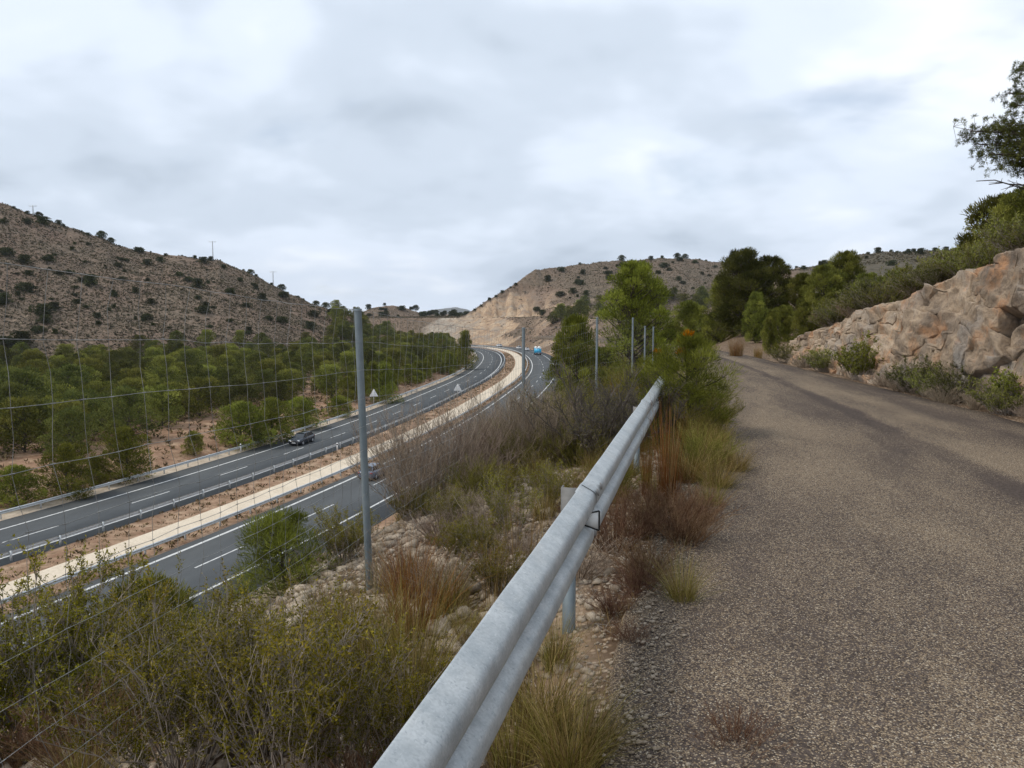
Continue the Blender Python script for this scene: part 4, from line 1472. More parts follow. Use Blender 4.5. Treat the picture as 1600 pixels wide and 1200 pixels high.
def stone_meshes(n, mat, seed):
    out = []
    rng = np.random.default_rng(seed)
    g = (1 + 5 ** .5) / 2
    I = unit(np.array([(-1, g, 0), (1, g, 0), (-1, -g, 0), (1, -g, 0), (0, -1, g), (0, 1, g), (0, -1, -g), (0, 1, -g), (g, 0, -1), (g, 0, 1), (-g, 0, -1), (-g, 0, 1)], float))
    Fi = np.array([(0, 11, 5), (0, 5, 1), (0, 1, 7), (0, 7, 10), (0, 10, 11), (1, 5, 9), (5, 11, 4), (11, 10, 2), (10, 7, 6), (7, 1, 8), (3, 9, 4), (3, 4, 2), (3, 2, 6), (3, 6, 8), (3, 8, 9), (4, 9, 5), (2, 4, 11), (6, 2, 10), (8, 6, 7), (9, 8, 1)])
    for _ in range(n):
        V = I * rng.uniform(.5, 1.3, (12, 1)) * np.array([rng.uniform(.8, 1.3), rng.uniform(.6, 1.0), rng.uniform(.4, .75)]) * .5
        out.append((V, Fi))
    return out


STONES = stone_meshes(8, 'stone', 4)


def scatter_stones():
    rng = np.random.default_rng(17)
    mes = []
    for V, Fi in STONES:
        mb = MB(); mb.add(V, Fi); mes.append(mb.mesh('stone', MAT['stone']))
    cand = []
    while len(cand) < 22000:
        a = rng.uniform(.3, 5.0) ** 1.0
        y = rng.uniform(1.0, 15)
        q = rng.uniform(.15, 5.2)
        x = xl(y) - q / .969
        if abs(x / y) > .85: continue
        dens = .45 + 1.1 * fbm(np.array([x * .9]), np.array([y * .9]), 3, 55)[0] + .35 * (q > 1.6) + .15 * (q > 2.4)
        if rng.uniform() > dens: continue
        s = min(.15, .018 + .019 * rng.exponential(1.0) * (.8 if q < .9 else 1.25))
        cand.append((x, y, s))
    cand = np.array(cand)
    z = terrain(cand[:, 0], cand[:, 1])
    app = cand[:, 2] / np.hypot(cand[:, 0], cand[:, 1])
    order = np.argsort(-app)
    for k in order[:260]:
        x, y, s = cand[k]
        link('stone', mes[k % 8], GROUND, (x, y, z[k] + s * .12), (rng.normal(0, .35), rng.normal(0, .35), rng.uniform(0, 6.28)), (s * 1.3, s * 1.3, s * 1.3))
    mb = MB()
    for k in order[260:]:
        x, y, s = cand[k]
        V, Fi = STONES[k % 8]
        a = rng.uniform(0, 6.28); ca, sa = math.cos(a), math.sin(a)
        W = V * s * 1.3; W = np.stack([W[:, 0] * ca - W[:, 1] * sa, W[:, 0] * sa + W[:, 1] * ca, W[:, 2]], -1)
        mb.add(W + np.array([x, y, z[k] + s * .14]), Fi, float(rng.uniform(0, 1)))
    tag(mb.build('rubble', MAT['stone'], GROUND), kind='stuff')


scatter_stones()

# ------------------------------------------------------------------ plants near the camera
SH = {
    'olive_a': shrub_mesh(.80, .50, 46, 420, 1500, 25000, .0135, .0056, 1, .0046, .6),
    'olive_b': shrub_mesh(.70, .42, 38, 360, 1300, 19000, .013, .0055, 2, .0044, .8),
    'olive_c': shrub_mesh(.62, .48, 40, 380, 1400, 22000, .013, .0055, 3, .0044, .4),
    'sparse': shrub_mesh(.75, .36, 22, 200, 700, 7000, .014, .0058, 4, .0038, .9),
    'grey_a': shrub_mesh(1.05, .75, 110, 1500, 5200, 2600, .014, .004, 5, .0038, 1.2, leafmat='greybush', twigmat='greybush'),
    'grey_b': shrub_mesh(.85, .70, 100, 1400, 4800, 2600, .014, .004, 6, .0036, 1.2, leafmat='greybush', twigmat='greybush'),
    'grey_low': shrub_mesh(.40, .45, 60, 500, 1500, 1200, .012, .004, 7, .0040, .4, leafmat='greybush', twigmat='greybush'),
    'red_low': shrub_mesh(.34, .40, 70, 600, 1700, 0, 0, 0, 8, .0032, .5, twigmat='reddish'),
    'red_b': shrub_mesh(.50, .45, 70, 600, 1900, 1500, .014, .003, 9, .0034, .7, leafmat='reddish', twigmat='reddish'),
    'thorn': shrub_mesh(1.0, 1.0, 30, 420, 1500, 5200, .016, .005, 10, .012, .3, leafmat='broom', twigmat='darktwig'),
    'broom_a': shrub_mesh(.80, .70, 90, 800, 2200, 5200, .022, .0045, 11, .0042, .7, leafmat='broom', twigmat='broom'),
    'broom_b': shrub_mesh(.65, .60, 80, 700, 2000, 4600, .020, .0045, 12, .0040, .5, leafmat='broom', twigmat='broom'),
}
TU = {
    'espar_a': tuft_mesh(420, .10, .80, .75, .28, .0036, 31, 'espar', extra=(160, .7, .003, 'straw', 'dry_blades')),
    'espar_b': tuft_mesh(340, .09, .62, .85, .35, .0034, 32, 'espar', extra=(160, .6, .003, 'straw', 'dry_blades')),
    'gold': tuft_mesh(150, .07, 1.05, .16, .02, .0058, 33, 'rust', extra=(70, .95, .005, 'straw', 'pale_stems')),
    'gold_thin': tuft_mesh(42, .10, .80, .25, .04, .0045, 34, 'straw'),
    'red_grass': tuft_mesh(240, .10, .45, .6, .2, .0032, 35, 'rust', extra=(120, .4, .003, 'reddish', 'red_blades')),
    'straw': tuft_mesh(260, .11, .48, .85, .35, .0034, 36, 'straw', extra=(160, .5, .0035, 'espar', 'green_blades')),
    'flop': tuft_mesh(380, .13, .62, .75, .5, .0045, 37, 'espar', lean0=.15, extra=(230, .62, .0045, 'straw', 'dry_blades')),
    'pale': tuft_mesh(300, .22, .85, .35, .10, .006, 38, 'straw', extra=(160, .7, .006, 'rust', 'brown_blades')),
}
SAP = {
    'sap_a': pine_mesh(.75, .42, .02, 46, 300, .060, .0050, 41, 'pine_bright', 'egg', lobe=.34, shell=.05),
    'sap_b': pine_mesh(1.35, .60, .02, 70, 300, .075, .0060, 42, 'pine_bright', 'egg', lobe=.32, shell=.05, dead=3),
    'sap_c': pine_mesh(.62, .30, .02, 36, 260, .055, .0050, 43, 'pine_bright', 'egg', lobe=.36, shell=.05),
}


def plant(lib, key, name, u, v, label, cat='shrub', group=None, sc=1.0, y=None, rz=None, dz=0.0, tilt=(0, 0)):
    if y is not None:
        x = (u - 800) / F_PX * y
        p = np.array([x, y, gz(x, y)])
    else:
        p = G(u, v)
    p[2] += dz
    return put(name, lib[key], p, label, cat, group, rz, sc, tilt=tilt)


gO, gG, gR, gE, gT = 'olive shrubs in the foreground', 'dry grey bushes beyond the fence', 'reddish dry plants by the road edge', 'grass tufts on the embankment', 'shrubs along the embankment'
for (key, u, v, sc, lab) in [
        ('olive_a', 285, 1215, 1.05, 'large olive green shrub at the bottom left in front of the wire fence'),
        ('olive_b', 415, 1180, 1.1, 'upright olive green shrub between the big one and the grass clump'),
        ('sparse', 530, 1230, 1.0, 'thin grey twigged shrub at the bottom edge near the guardrail'),
        ('sparse', 450, 1260, 1.15, 'thin shrub with bare pale forked twigs at the bottom edge'),
        ('olive_b', 620, 1215, .75, 'small olive shrub tucked beside the nearest end of the guardrail'),
        ('sparse', 330, 1110, .8, 'sprig of yellow olive twigs rising above the big foreground shrub'),
        ('olive_b', 250, 1130, .62, 'bushy olive shrub right behind the lower fence wires'),
        ('sparse', 385, 1075, .8, 'thin olive shrub on the stony crest left of the nearest fence post')]:
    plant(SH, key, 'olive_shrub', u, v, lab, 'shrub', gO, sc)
for (key, u, v, sc, lab) in [
        ('olive_a', 20, 1110, 1.35, 'dense green shrub behind the fence at the left edge'),
        ('olive_a', 120, 1085, 1.15, 'tall dense green shrub behind the fence below the ditch'),
        ('olive_b', 195, 1060, .8, 'olive shrub behind the fence beside the bright young pine'),
        ('olive_c', -70, 1150, 1.4, 'green shrub cut by the left edge of the picture'),
        ('olive_b', 530, 905, .85, 'olive bush on the crest between the bright pine and the fence post'),
        ('olive_c', 745, 870, .62, 'small yellow green bush on the pale stones right of the fence post'),
        ('sparse', 800, 850, .8, 'leggy green shrub between the fence and the guardrail'),
        ('olive_b', 860, 800, .75, 'olive shrub behind the guardrail joint'),
        ('olive_c', 780, 930, .6, 'low olive bush on the inner slope behind the guardrail'),
        ('sparse', 690, 905, .62, 'dark green sprig standing on the pale stones')]:
    plant(SH, key, 'green_shrub', u, v, lab, 'shrub', gT, sc, y={1110: 3.9, 1085: 4.3, 1060: 4.6, 1150: 3.6, 905: 6.6}.get(v))
for (key, u, v, sc, lab) in [
        ('grey_a', 650, 800, 1.0, 'leafless grey bush just right of the nearest fence post'),
        ('grey_b', 720, 795, 1.1, 'wide leafless grey bush in front of the nearer carriageway'),
        ('grey_a', 780, 765, 1.05, 'leafless grey bush under the second fence post'),
        ('grey_a', 855, 745, .8, 'leafless grey bush right of the second fence post'),
        ('grey_low', 690, 850, .9, 'small dead grey cushion plant among the pale stones'),
        ('grey_low', 610, 920, .8, 'flat grey cushion plant beside the foot of the nearest fence post'),
        ('grey_low', 375, 930, .8, 'flat grey cushion plant on the crest beside the white edge line'),
        ('grey_low', 760, 830, .9, 'grey cushion plant in the shade of the dry thicket'),
        ('grey_low', 700, 930, .75, 'dark dry cushion plant beside the golden grass')]:
    plant(SH, key, 'dry_bush', u, v, lab, 'bush', gG, sc * (1.2 if key in ('grey_a', 'grey_b') else 1), y={800: 8.2, 795: 8.6, 765: 9.6, 745: 9.4}.get(v))
for (key, u, v, sc, lab) in [
        ('thorn', 935, 690, 1.05, 'tangled thorn bush with black branches behind the guardrail'),
        ('thorn', 985, 650, .9, 'thorn bush leaning over the far part of the guardrail'),
        ('broom_a', 880, 680, 1.0, 'grey green broom bush between the second and third fence posts'),
        ('broom_b', 940, 640, 1.1, 'grey green broom bush below the third fence post'),
        ('broom_a', 990, 615, 1.1, 'broom bush under the fourth fence post'),
        ('broom_b', 850, 640, 1.2, 'broom bush on the crest beyond the second fence post'),
        ('broom_b', 745, 801, .70, 'yellow green bush growing through the dry grey thicket'),
        ('broom_a', 820, 766, .75, 'khaki broom bush at the right end of the dry grey thicket'),
        ('broom_b', 670, 801, .45, 'small yellow green bush at the foot of the dry grey thicket'),
        ('broom_b', 900, 730, .85, 'yellow green broom bush left of the guardrail'),
        ('broom_b', 960, 780, .55, 'low green bush just behind the straight part of the guardrail'),
        ('thorn', 1008, 700, .78, 'thorn bush growing through the far end of the guardrail'),
        ('broom_a', 1030, 690, .62, 'khaki broom bush hiding the far guardrail beam'),
        ('broom_a', 1090, 690, .75, 'green broom bush at the left edge of the service road'),
        ('broom_b', 1085, 745, .72, 'broom bush with yellow tips spilling onto the service road'),
        ('broom_b', 1060, 660, .8, 'broom bush in front of the orange tipped young pine'),
        ('broom_a', 1105, 650, .7, 'thin leafy bush reaching over the road beside the young pine')]:
    plant(SH, key, 'broom_bush', u, v, lab, 'bush', gT, sc * 1.15, y={690: 9.2, 650: 10.6, 680: 11.5, 640: 13.0, 615: 15.5, 641: 14.5, 801: 7.8, 766: 9.2}.get(v) if u < 1050 else None)
for (key, u, v, sc, lab) in [
        ('red_b', 1050, 850, .85, 'reddish brown dry plant at the road edge under the golden reeds'),
        ('red_low', 1085, 820, 1.0, 'dark reddish cushion plant spreading onto the asphalt'),
        ('red_low', 1010, 900, .8, 'reddish dry plant beyond the guardrail post'),
        ('red_b', 960, 860, .95, 'brown dry bush leaning against the lower guardrail beam'),
        ('red_b', 1000, 840, .8, 'brown dry bush between the guardrail and the reddish plants'),
        ('red_low', 1020, 800, .8, 'greyish dry brush behind the golden reeds'),
        ('red_low', 955, 960, .5, 'small red sprig on the gravel beside the guardrail post'),
        ('red_low', 985, 1010, .4, 'tiny red plant at the gravel edge of the road'),
        ('red_low', 1150, 1190, .5, 'tiny reddish plant at the bottom edge of the service road'),
        ('red_b', 120, 1215, .8, 'brown dry plant in the bottom left corner in front of the fence'),
        ('red_low', 40, 1190, .9, 'reddish dry plant at the very left of the bottom edge'),
        ('red_low', 760, 890, .5, 'small red tinged dry plant beside the golden stalks')]:
    plant(SH, key, 'dry_plant', u, v, lab, 'plant', gR, sc)
for (key, u, v, sc, lab) in [
        ('espar_a', 570, 1085, 1.0, 'big clump of esparto grass below the nearest fence post'),
        ('espar_a', 640, 1120, .9, 'esparto clump arching towards the guardrail'),
        ('gold_thin', 205, 1190, .7, 'thin pale stalks in the bottom left corner'),
        ('gold_thin', 480, 1120, .95, 'thin straw stalks between the olive shrubs and the esparto clump'),
        ('straw', 350, 1150, .9, 'dry straw tuft poking out between the olive shrubs'),
        ('espar_a', 500, 1090, .85, 'esparto clump on the left of the big one below the fence post'),
        ('espar_b', 520, 1010, .9, 'esparto clump left of the foot of the nearest fence post'),
        ('espar_b', 690, 1090, .7, 'short esparto clump right beside the guardrail'),
        ('red_grass', 650, 990, 1.5, 'rust coloured grass tuft right of the nearest fence post'),
        ('red_grass', 640, 930, 1.2, 'rust coloured tuft in front of the pale stones'),
        ('gold_thin', 815, 905, .95, 'thin golden stalks behind the guardrail'),
        ('gold_thin', 860, 870, .9, 'golden stalks next to the guardrail post plate'),
        ('gold_thin', 770, 950, .8, 'sparse golden stalks on the inner slope'),
        ('gold', 1043, 810, .95, 'upright bunch of orange golden reeds beside the guardrail'),
        ('gold', 1010, 775, .6, 'shorter bunch of golden reeds behind the orange one'),
        ('flop', 850, 1160, .75, 'floppy grass tuft with straw blades under the guardrail'),
        ('flop', 890, 1215, .70, 'straw coloured grass tuft at the bottom edge below the guardrail'),
        ('straw', 800, 1200, .8, 'dry grass tuft hidden under the nearest guardrail beam'),
        ('straw', 935, 1190, .6, 'small dry tuft on the gravel at the bottom edge'),
        ('espar_b', 870, 1050, .6, 'green grass clump in front of the guardrail post'),
        ('flop', 1120, 770, .8, 'yellow green grass tuft drooping onto the road'),
        ('flop', 1095, 720, .85, 'olive grass tuft behind the drooping one'),
        ('flop', 1150, 745, .7, 'yellowish grass tuft farthest out on the asphalt'),
        ('flop', 1120, 700, .8, 'olive grass tuft at the road edge in front of the young pine'),
        ('flop', 1075, 760, .9, 'olive grass tuft between the golden reeds and the drooping tuft'),
        ('espar_b', 1130, 735, .9, 'esparto tuft at the road edge among the drooping tufts'),
        ('espar_a', 1080, 700, .8, 'taller esparto tuft behind the golden reeds'),
        ('flop', 1125, 665, .8, 'grass tuft under the right side of the young pine'),
        ('straw', 1110, 800, .8, 'straw tuft at the road edge beside the dark reddish cushion'),
        ('straw', 960, 740, 1.0, 'straw coloured tuft behind the far guardrail beam'),
        ('espar_b', 910, 800, .9, 'green esparto tuft left of the guardrail joint'),
        ('espar_b', 840, 760, .8, 'esparto tuft below the second fence post'),
        ('pale', 970, 590, 1.0, 'tall pale dry grass around the fourth fence post'),
        ('pale', 1010, 585, .9, 'tall pale dry grass left of the orange tipped young pine')]:
    plant(TU, key, 'grass_tuft', u, v, lab, 'grass', gE, sc, y={590: 16.5, 585: 14.0}.get(v))
plant(SAP, 'sap_a', 'young_pine', 430, 915, 'bright green young pine on the crest left of the nearest fence post', 'pine', None, 1.0, y=6.4)
plant(SAP, 'sap_c', 'young_pine', 215, 1035, 'bright green young pine behind the fence at lower left', 'pine', None, 1.15, y=5.0)
plant(SAP, 'sap_b', 'young_pine', 1075, 650, 'young pine with orange dead tips covering the end of the guardrail', 'pine', None, 1.0, y=9.6)
plant(SAP, 'sap_b', 'young_pine', 1035, 640, 'young pine just left of the orange tipped one', 'pine', None, .82, y=10.8)
plant(SAP, 'sap_a', 'young_pine', 770, 680, 'small bright pine on the slope left of the second fence post', 'pine', None, 1.3, y=14)
plant(SAP, 'sap_c', 'young_pine', 855, 700, 'small green pine beside the second fence post', 'pine', None, .8)


# ground litter: short dry grass nobody could count
def litter():
    rng = np.random.default_rng(77)
    n = 60000
    y = rng.uniform(1.0, 16, n); q = rng.uniform(.02, 1.0, n) ** 1.4 * 4.2
    x = xl(y) - q
    keep = rng.uniform(0, 1, n) < np.clip(.35 + 1.6 * fbm(x * 1.6, y * 1.6, 3, 66), .05, 1)
    x, y = x[keep], y[keep]
    z = terrain(x, y)
    mb = MB()
    n = len(x)
    mb.blades(np.stack([x, y, z - .01], -1), rng.uniform(0, 6.28, n), rng.uniform(.05, .20, n), rng.uniform(.2, .95, n), rng.uniform(0, .3, n), rng.uniform(.002, .004, n), 3, rng.uniform(0, 1, n))
    tag(mb.build('dry_grass', MAT['straw'], None), 'short dry straw scattered over the stony verge', 'dry grass', kind='stuff')
    n = 2600
    y = rng.uniform(1.0, 12, n); q = rng.uniform(.02, 3.6, n)
    x = xl(y) - q; z = terrain(x, y)
    a = rng.uniform(0, 6.28, n); L = rng.uniform(.04, .22, n)
    P0 = np.stack([x, y, z + .012], -1); P1 = P0 + np.stack([np.cos(a) * L, np.sin(a) * L, rng.uniform(0, .03, n)], -1)
    mb = MB(); mb.segs(P0, P1, .0028, .0014, rng.uniform(0, 1, n))
    tag(mb.build('fallen_twigs', MAT['twig'], None), 'fallen dry twigs littering the stony verge', 'twigs', kind='stuff')
    # loose chippings along the broken road edge
    mb = MB()
    for k in range(2600):
        yy = rng.uniform(1.0, 14); qq = rng.normal(.06, .16)
        xx = xl(yy) - qq; s = rng.uniform(.008, .020)
        V, Fi = STONES[k % 8]
        mb.add(V * s * 1.5 + np.array([xx, yy, (gz_fast(xx, yy) if qq > .02 else .006) + s * .2]), Fi)
    tag(mb.build('chippings', MAT['stone'], None), 'loose pale chippings along the broken left edge of the service road', 'gravel', kind='stuff')


def gz_fast(x, y):
    q = (xl(y) - x) * .969
    return -.045 - .2 * max(q - .05, 0)


litter()


# ------------------------------------------------------------------ small filler plants on the embankment
def filler():
    rng = np.random.default_rng(123)
    kinds = [(TU['straw'], 'grass_tuft', 'grass', 'low straw coloured tuft on the embankment beside the guardrail', .75),
             (TU['espar_b'], 'grass_tuft', 'grass', 'small esparto tuft on the embankment beside the guardrail', .7),
             (SH['grey_low'], 'dry_bush', 'bush', 'low grey cushion bush on the embankment beside the guardrail', .75),
             (SH['red_low'], 'dry_plant', 'plant', 'low brown dry plant on the embankment beside the guardrail', .7),
             (SH['sparse'], 'green_shrub', 'shrub', 'small thin shrub on the embankment beside the guardrail', .6),
             (SH['olive_c'], 'green_shrub', 'shrub', 'small olive shrub on the embankment beside the guardrail', .6)]
    pts = []
    n = 0
    while n < 96:
        y = rng.uniform(2.2, 16); q = rng.uniform(.35, 4.4)
        if y < 5 and q > 3.2: continue
        x = float(xl(y)) - q
        if abs(x / y) > .78: continue
        if any(math.hypot(x - a, y - b) < .38 for a, b in pts): continue
        # keep the pale stony patch right of the nearest fence post rather open
        if 1.8 < q < 3.8 and 5 < y < 8.5 and rng.uniform() < .7: continue
        pts.append((x, y)); n += 1
        w = [.30, .18, .16, .16, .10, .10] if q < 1.6 else [.15, .15, .25, .12, .13, .20]
        k = rng.choice(6, p=w)
        parts, nm, cat, lab, sc = kinds[k]
        zone = ('between the fence and the guardrail' if q < 1.9 else 'beyond the fence line') + (' below the nearest fence post' if y < 4.8 else ' right of the nearest fence post' if y < 8.5 else ' near the second fence post' if y < 12.6 else ' past the second fence post')
        lab = lab.split(' on the embankment')[0] + ' ' + zone
        put(nm, parts, (x, y, gz(x, y)), lab, cat, 'small plants: ' + lab, rng.uniform(0, 6.28), sc * rng.uniform(.6, 1.15))


filler()


def rail_side():
    rng = np.random.default_rng(64)
    for k in range(15):
        sl_, w = rng.uniform(3.9, 9.5), rng.uniform(-.15, .42)
        p = rail_pt(np.array([sl_]), np.array([w]), np.array([0.0]))[0]
        key, nm, cat, look = [(TU['red_grass'], 'grass_tuft', 'grass', 'rust coloured tuft'), (TU['straw'], 'grass_tuft', 'grass', 'straw coloured tuft'), (SH['red_b'], 'dry_plant', 'plant', 'brown twiggy plant'), (TU['espar_b'], 'grass_tuft', 'grass', 'green esparto tuft'), (SH['red_low'], 'dry_plant', 'plant', 'low reddish plant')][k % 5]
        place = 'nearer half' if sl_ < 6.2 else 'farther half'
        put(nm, key, (p[0], p[1], gz(p[0], p[1])), f'{look} hugging the road side of the guardrail, {place}', cat, f'{look}s hugging the guardrail, {place}', None, rng.uniform(.5, .85))


rail_side()

# ------------------------------------------------------------------ right verge and slope
VS = {
    'verge_green': shrub_mesh(.75, .75, 50, 500, 1500, 9000, .034, .014, 51, .006, .6, leafmat='pine', twigmat='twig'),
    'verge_bright': shrub_mesh(1.0, .80, 50, 500, 1600, 9000, .050, .022, 52, .007, .6, leafmat='pine_bright', twigmat='twig'),
    'verge_dry': shrub_mesh(.55, .60, 70, 600, 1700, 1500, .025, .006, 53, .006, .5, leafmat='greybush', twigmat='greybush'),
    'verge_brown': shrub_mesh(.60, .65, 70, 700, 2200, 2500, .028, .007, 55, .005, .7, leafmat='reddish', twigmat='greybush'),
    'verge_dark': shrub_mesh(.85, .80, 50, 500, 1500, 9500, .034, .014, 54, .006, .6, leafmat='pine_dark', twigmat='twig'),
}
gV = 'shrubs along the foot of the rock outcrop'
for (key, u, y, dx, sc, lab) in [
        ('verge_green', 1215, 24.5, 0, 1.0, 'low green shrub at the left foot of the rock outcrop'),
        ('verge_dry', 1245, 22.5, 0, 1.1, 'dry brown shrub at the left foot of the rock outcrop'),
        ('verge_green', 1275, 20.8, 0, 1.0, 'yellow green shrub between the dry shrub and the bright bush'),
        ('verge_bright', 1340, 18.0, 0, 1.15, 'bright green rounded bush in front of the rock outcrop'),
        ('verge_dry', 1375, 16.6, 0, .9, 'dry shrub just right of the bright green bush'),
        ('verge_dark', 1430, 15.2, 0, 1.0, 'dark green spreading shrub under the big rock slab'),
        ('verge_green', 1470, 14.4, 0, .9, 'olive shrub in the middle of the verge under the rock'),
        ('verge_dark', 1510, 13.6, 0, .95, 'dark green shrub right of the middle of the verge'),
        ('verge_dry', 1465, 13.4, -.25, .8, 'brown dry shrub standing out onto the road edge'),
        ('verge_dry', 1500, 12.6, -.1, .7, 'grey brown dry shrub at the road edge near the dark shrub'),
        ('verge_green', 1560, 11.9, 0, .95, 'green shrub near the right edge at the foot of the rock'),
        ('verge_bright', 1595, 11.9, .5, .95, 'bright green bush cut by the right edge of the picture'),
        ('verge_dry', 1590, 10.8, -.1, .8, 'dry shrub at the right edge of the picture on the verge'),
        ('verge_green', 1620, 10.3, .1, .9, 'green shrub just outside the verge corner at the right edge'),
        ('verge_dry', 1400, 15.6, -.1, .7, 'small dry tuft of brush in front of the dark spreading shrub')]:
    x = float(xr(y)) + .42 + dx
    put('verge_shrub', VS[key], (x, y, gz(x, y) - .02), lab, 'shrub', gV, None, sc * .92)
for (u, y, sc, lab) in [(1150, 27.5, .85, 'clump of tall pale dry grass where the service road bends out of sight'), (1185, 27.0, .5, 'smaller clump of dry grass beside the tall pale one')]:
    x = (u - 800) / F_PX * y
    put('grass_tuft', TU['pale'], (x, y, gz(x, y)), lab, 'grass', gE, None, sc * 1.3)
# bushes growing over the top of the rock
rng_t = np.random.default_rng(5)
for k in range(64):
    y = rng_t.uniform(10.5, 27); q = rng_t.uniform(2.4, 6.5) if k % 2 else rng_t.uniform(1.75, 2.5)
    x = float(xr(y)) + q
    key = ['verge_brown', 'verge_green', 'verge_dark', 'verge_green', 'verge_green'][k % 5]
    put('slope_shrub', VS[key], (x, y, (max(gz(x, y), float(zr_rock(y)) + .05) if q < 3.2 else gz(x, y)) - .05), {'verge_brown': 'purple brown dry shrub ', 'verge_green': 'olive shrub ', 'verge_dark': 'dark green shrub '}[key] + ('on the rim above ' if q < 2.6 else 'higher up the slope above ') + ['the right end of the rock outcrop', 'the big slab of the rock outcrop', 'the grey middle of the rock outcrop', 'the rubble end of the rock outcrop'][int(np.searchsorted([13, 17, 21.5], y))],
        'shrub', 'shrubs above the rock outcrop: ' + key.split('_')[1] + f', {"rim" if q < 2.6 else "slope"} {int(np.searchsorted([13, 17, 21.5], y))}', None, rng_t.uniform(.8, 1.5))

# ------------------------------------------------------------------ pines
PN = {
    'round': pine_mesh(6.0, 1.85, .1, 150, 240, .17, .030, 61, 'pine_bright', 'egg', lobe=.25, shell=.15),
    'round_b': pine_mesh(3.6, 1.5, .1, 100, 280, .17, .028, 62, 'pine_bright', 'egg', lobe=.25, shell=.15),
    'dark_a': pine_mesh(7.0, 2.6, .5, 120, 260, .26, .045, 63, 'pine_dark', 'dome', lobe=.23, shell=.15),
    'dark_b': pine_mesh(6.2, 2.4, .3, 110, 260, .26, .045, 64, 'pine', 'dome', lobe=.23, shell=.15),
    'mid_a': pine_mesh(5.0, 2.0, .1, 100, 240, .24, .042, 65, 'pine', 'egg', lobe=.24, shell=.15),
    'sparse': pine_mesh(6.6, 2.2, 1.6, 30, 170, .16, .022, 66, 'pine_dark', 'dome', lobe=.26, shell=.2),
}


def tree(key, u, vtop, y, label, group=None, hgt=None, name='pine_tree', cat='pine tree', sink=0.0, width=1.0):
    x = (u - 800) / F_PX * y
    z = gz(x, y) - sink
    top = at(u, vtop, y)[2]
    h0 = {'round': 6.0, 'round_b': 3.6, 'dark_a': 7.0, 'dark_b': 6.2, 'mid_a': 5.0, 'sparse': 6.6}[key]
    sc = max(.35, (top - z) / h0)
    return put(name, PN[key], (x, y, z), label, cat, group, None, (sc * width, sc * width, sc))


tree('round', 994, 400, 27.0, 'large bright green pine with a pointed top behind the wire fence', width=1.0)
tree('round_b', 899, 490, 26.5, 'rounded green pine behind the wire fence left of the large one', sink=0, width=.60)
tree('mid_a', 938, 540, 33.0, 'small dark pine between the two bright pines behind the fence', width=.9)
gD = 'pines beyond the bend of the service road'
for (key, u, vt, y, w, lab) in [
        ('dark_a', 1160, 386, 42, 1.0, 'tall dark pine beyond the bend of the service road'),
        ('dark_a', 1200, 398, 44, .9, 'dark pine right behind the tall one beyond the bend'),
        ('dark_b', 1128, 430, 46, .8, 'dark pine on the left flank of the tall dark pine'),
        ('dark_b', 1075, 468, 48, .9, 'low dark pine between the large bright pine and the tall dark pine'),
        ('dark_b', 1100, 490, 52, .9, 'shaded pine low in the gap left of the tall dark pine'),
        ('mid_a', 1050, 505, 44, .8, 'low green pine just right of the large bright pine'),
        ('dark_b', 1180, 455, 36, .7, 'dark pine in front of the tall one with low branches'),
        ('mid_a', 1225, 480, 36, .9, 'green pine right of the tall dark pine'),
        ('mid_a', 1205, 492, 30, .55, 'bright young pine at the road bend beside the rock'),
        ('dark_b', 1250, 425, 42, .8, 'green pine behind the left end of the rock outcrop'),
        ('mid_a', 1285, 412, 40, .8, 'green pine with feathery top behind the rock outcrop'),
        ('dark_b', 1318, 390, 42, .8, 'highest green pine behind the rock outcrop'),
        ('mid_a', 1352, 425, 38, .9, 'rounded green pine right of the highest one behind the rock'),
        ('mid_a', 1300, 455, 33, .9, 'green pine low behind the rubble end of the outcrop'),
        ('mid_a', 1260, 470, 31, .8, 'low green pine just above the rubble end of the outcrop'),
        ('dark_b', 1385, 440, 36, .8, 'dark olive pine behind the middle of the outcrop'),
        ('mid_a', 1415, 432, 32, .7, 'olive green pine above the middle of the outcrop'),
        ('mid_a', 1455, 418, 28, .6, 'small green pine above the big rock slab'),
        ('mid_a', 1400, 418, 35, .8, 'green pine in the line behind the shrubs above the outcrop'),
        ('dark_b', 1440, 410, 31, .7, 'dark pine in the line behind the shrubs above the big slab'),
        ('mid_a', 1482, 402, 27, .7, 'green pine left of the small dark pine above the rock'),
        ('mid_a', 1505, 398, 25.5, .6, 'narrow green pine beside the small dark pine above the rock'),
        ('mid_a', 1345, 470, 28, .8, 'low bushy pine above the grey rocks')]:
    tree(key, u, vt, y, lab, gD, width=w)
tree('dark_b', 1555, 300, 22, 'dense green pine above the rock near the right edge', gD, width=1.0)
tree('dark_b', 1600, 285, 20.5, 'dense green pine cut by the right edge above the rock', gD, width=.95)
tree('mid_a', 1512, 368, 23, 'small dark pine left of the dense green pine above the rock', gD, width=.8)
tree('mid_a', 1575, 360, 18.5, 'low bushy pine under the dense green pine', gD, width=.8)


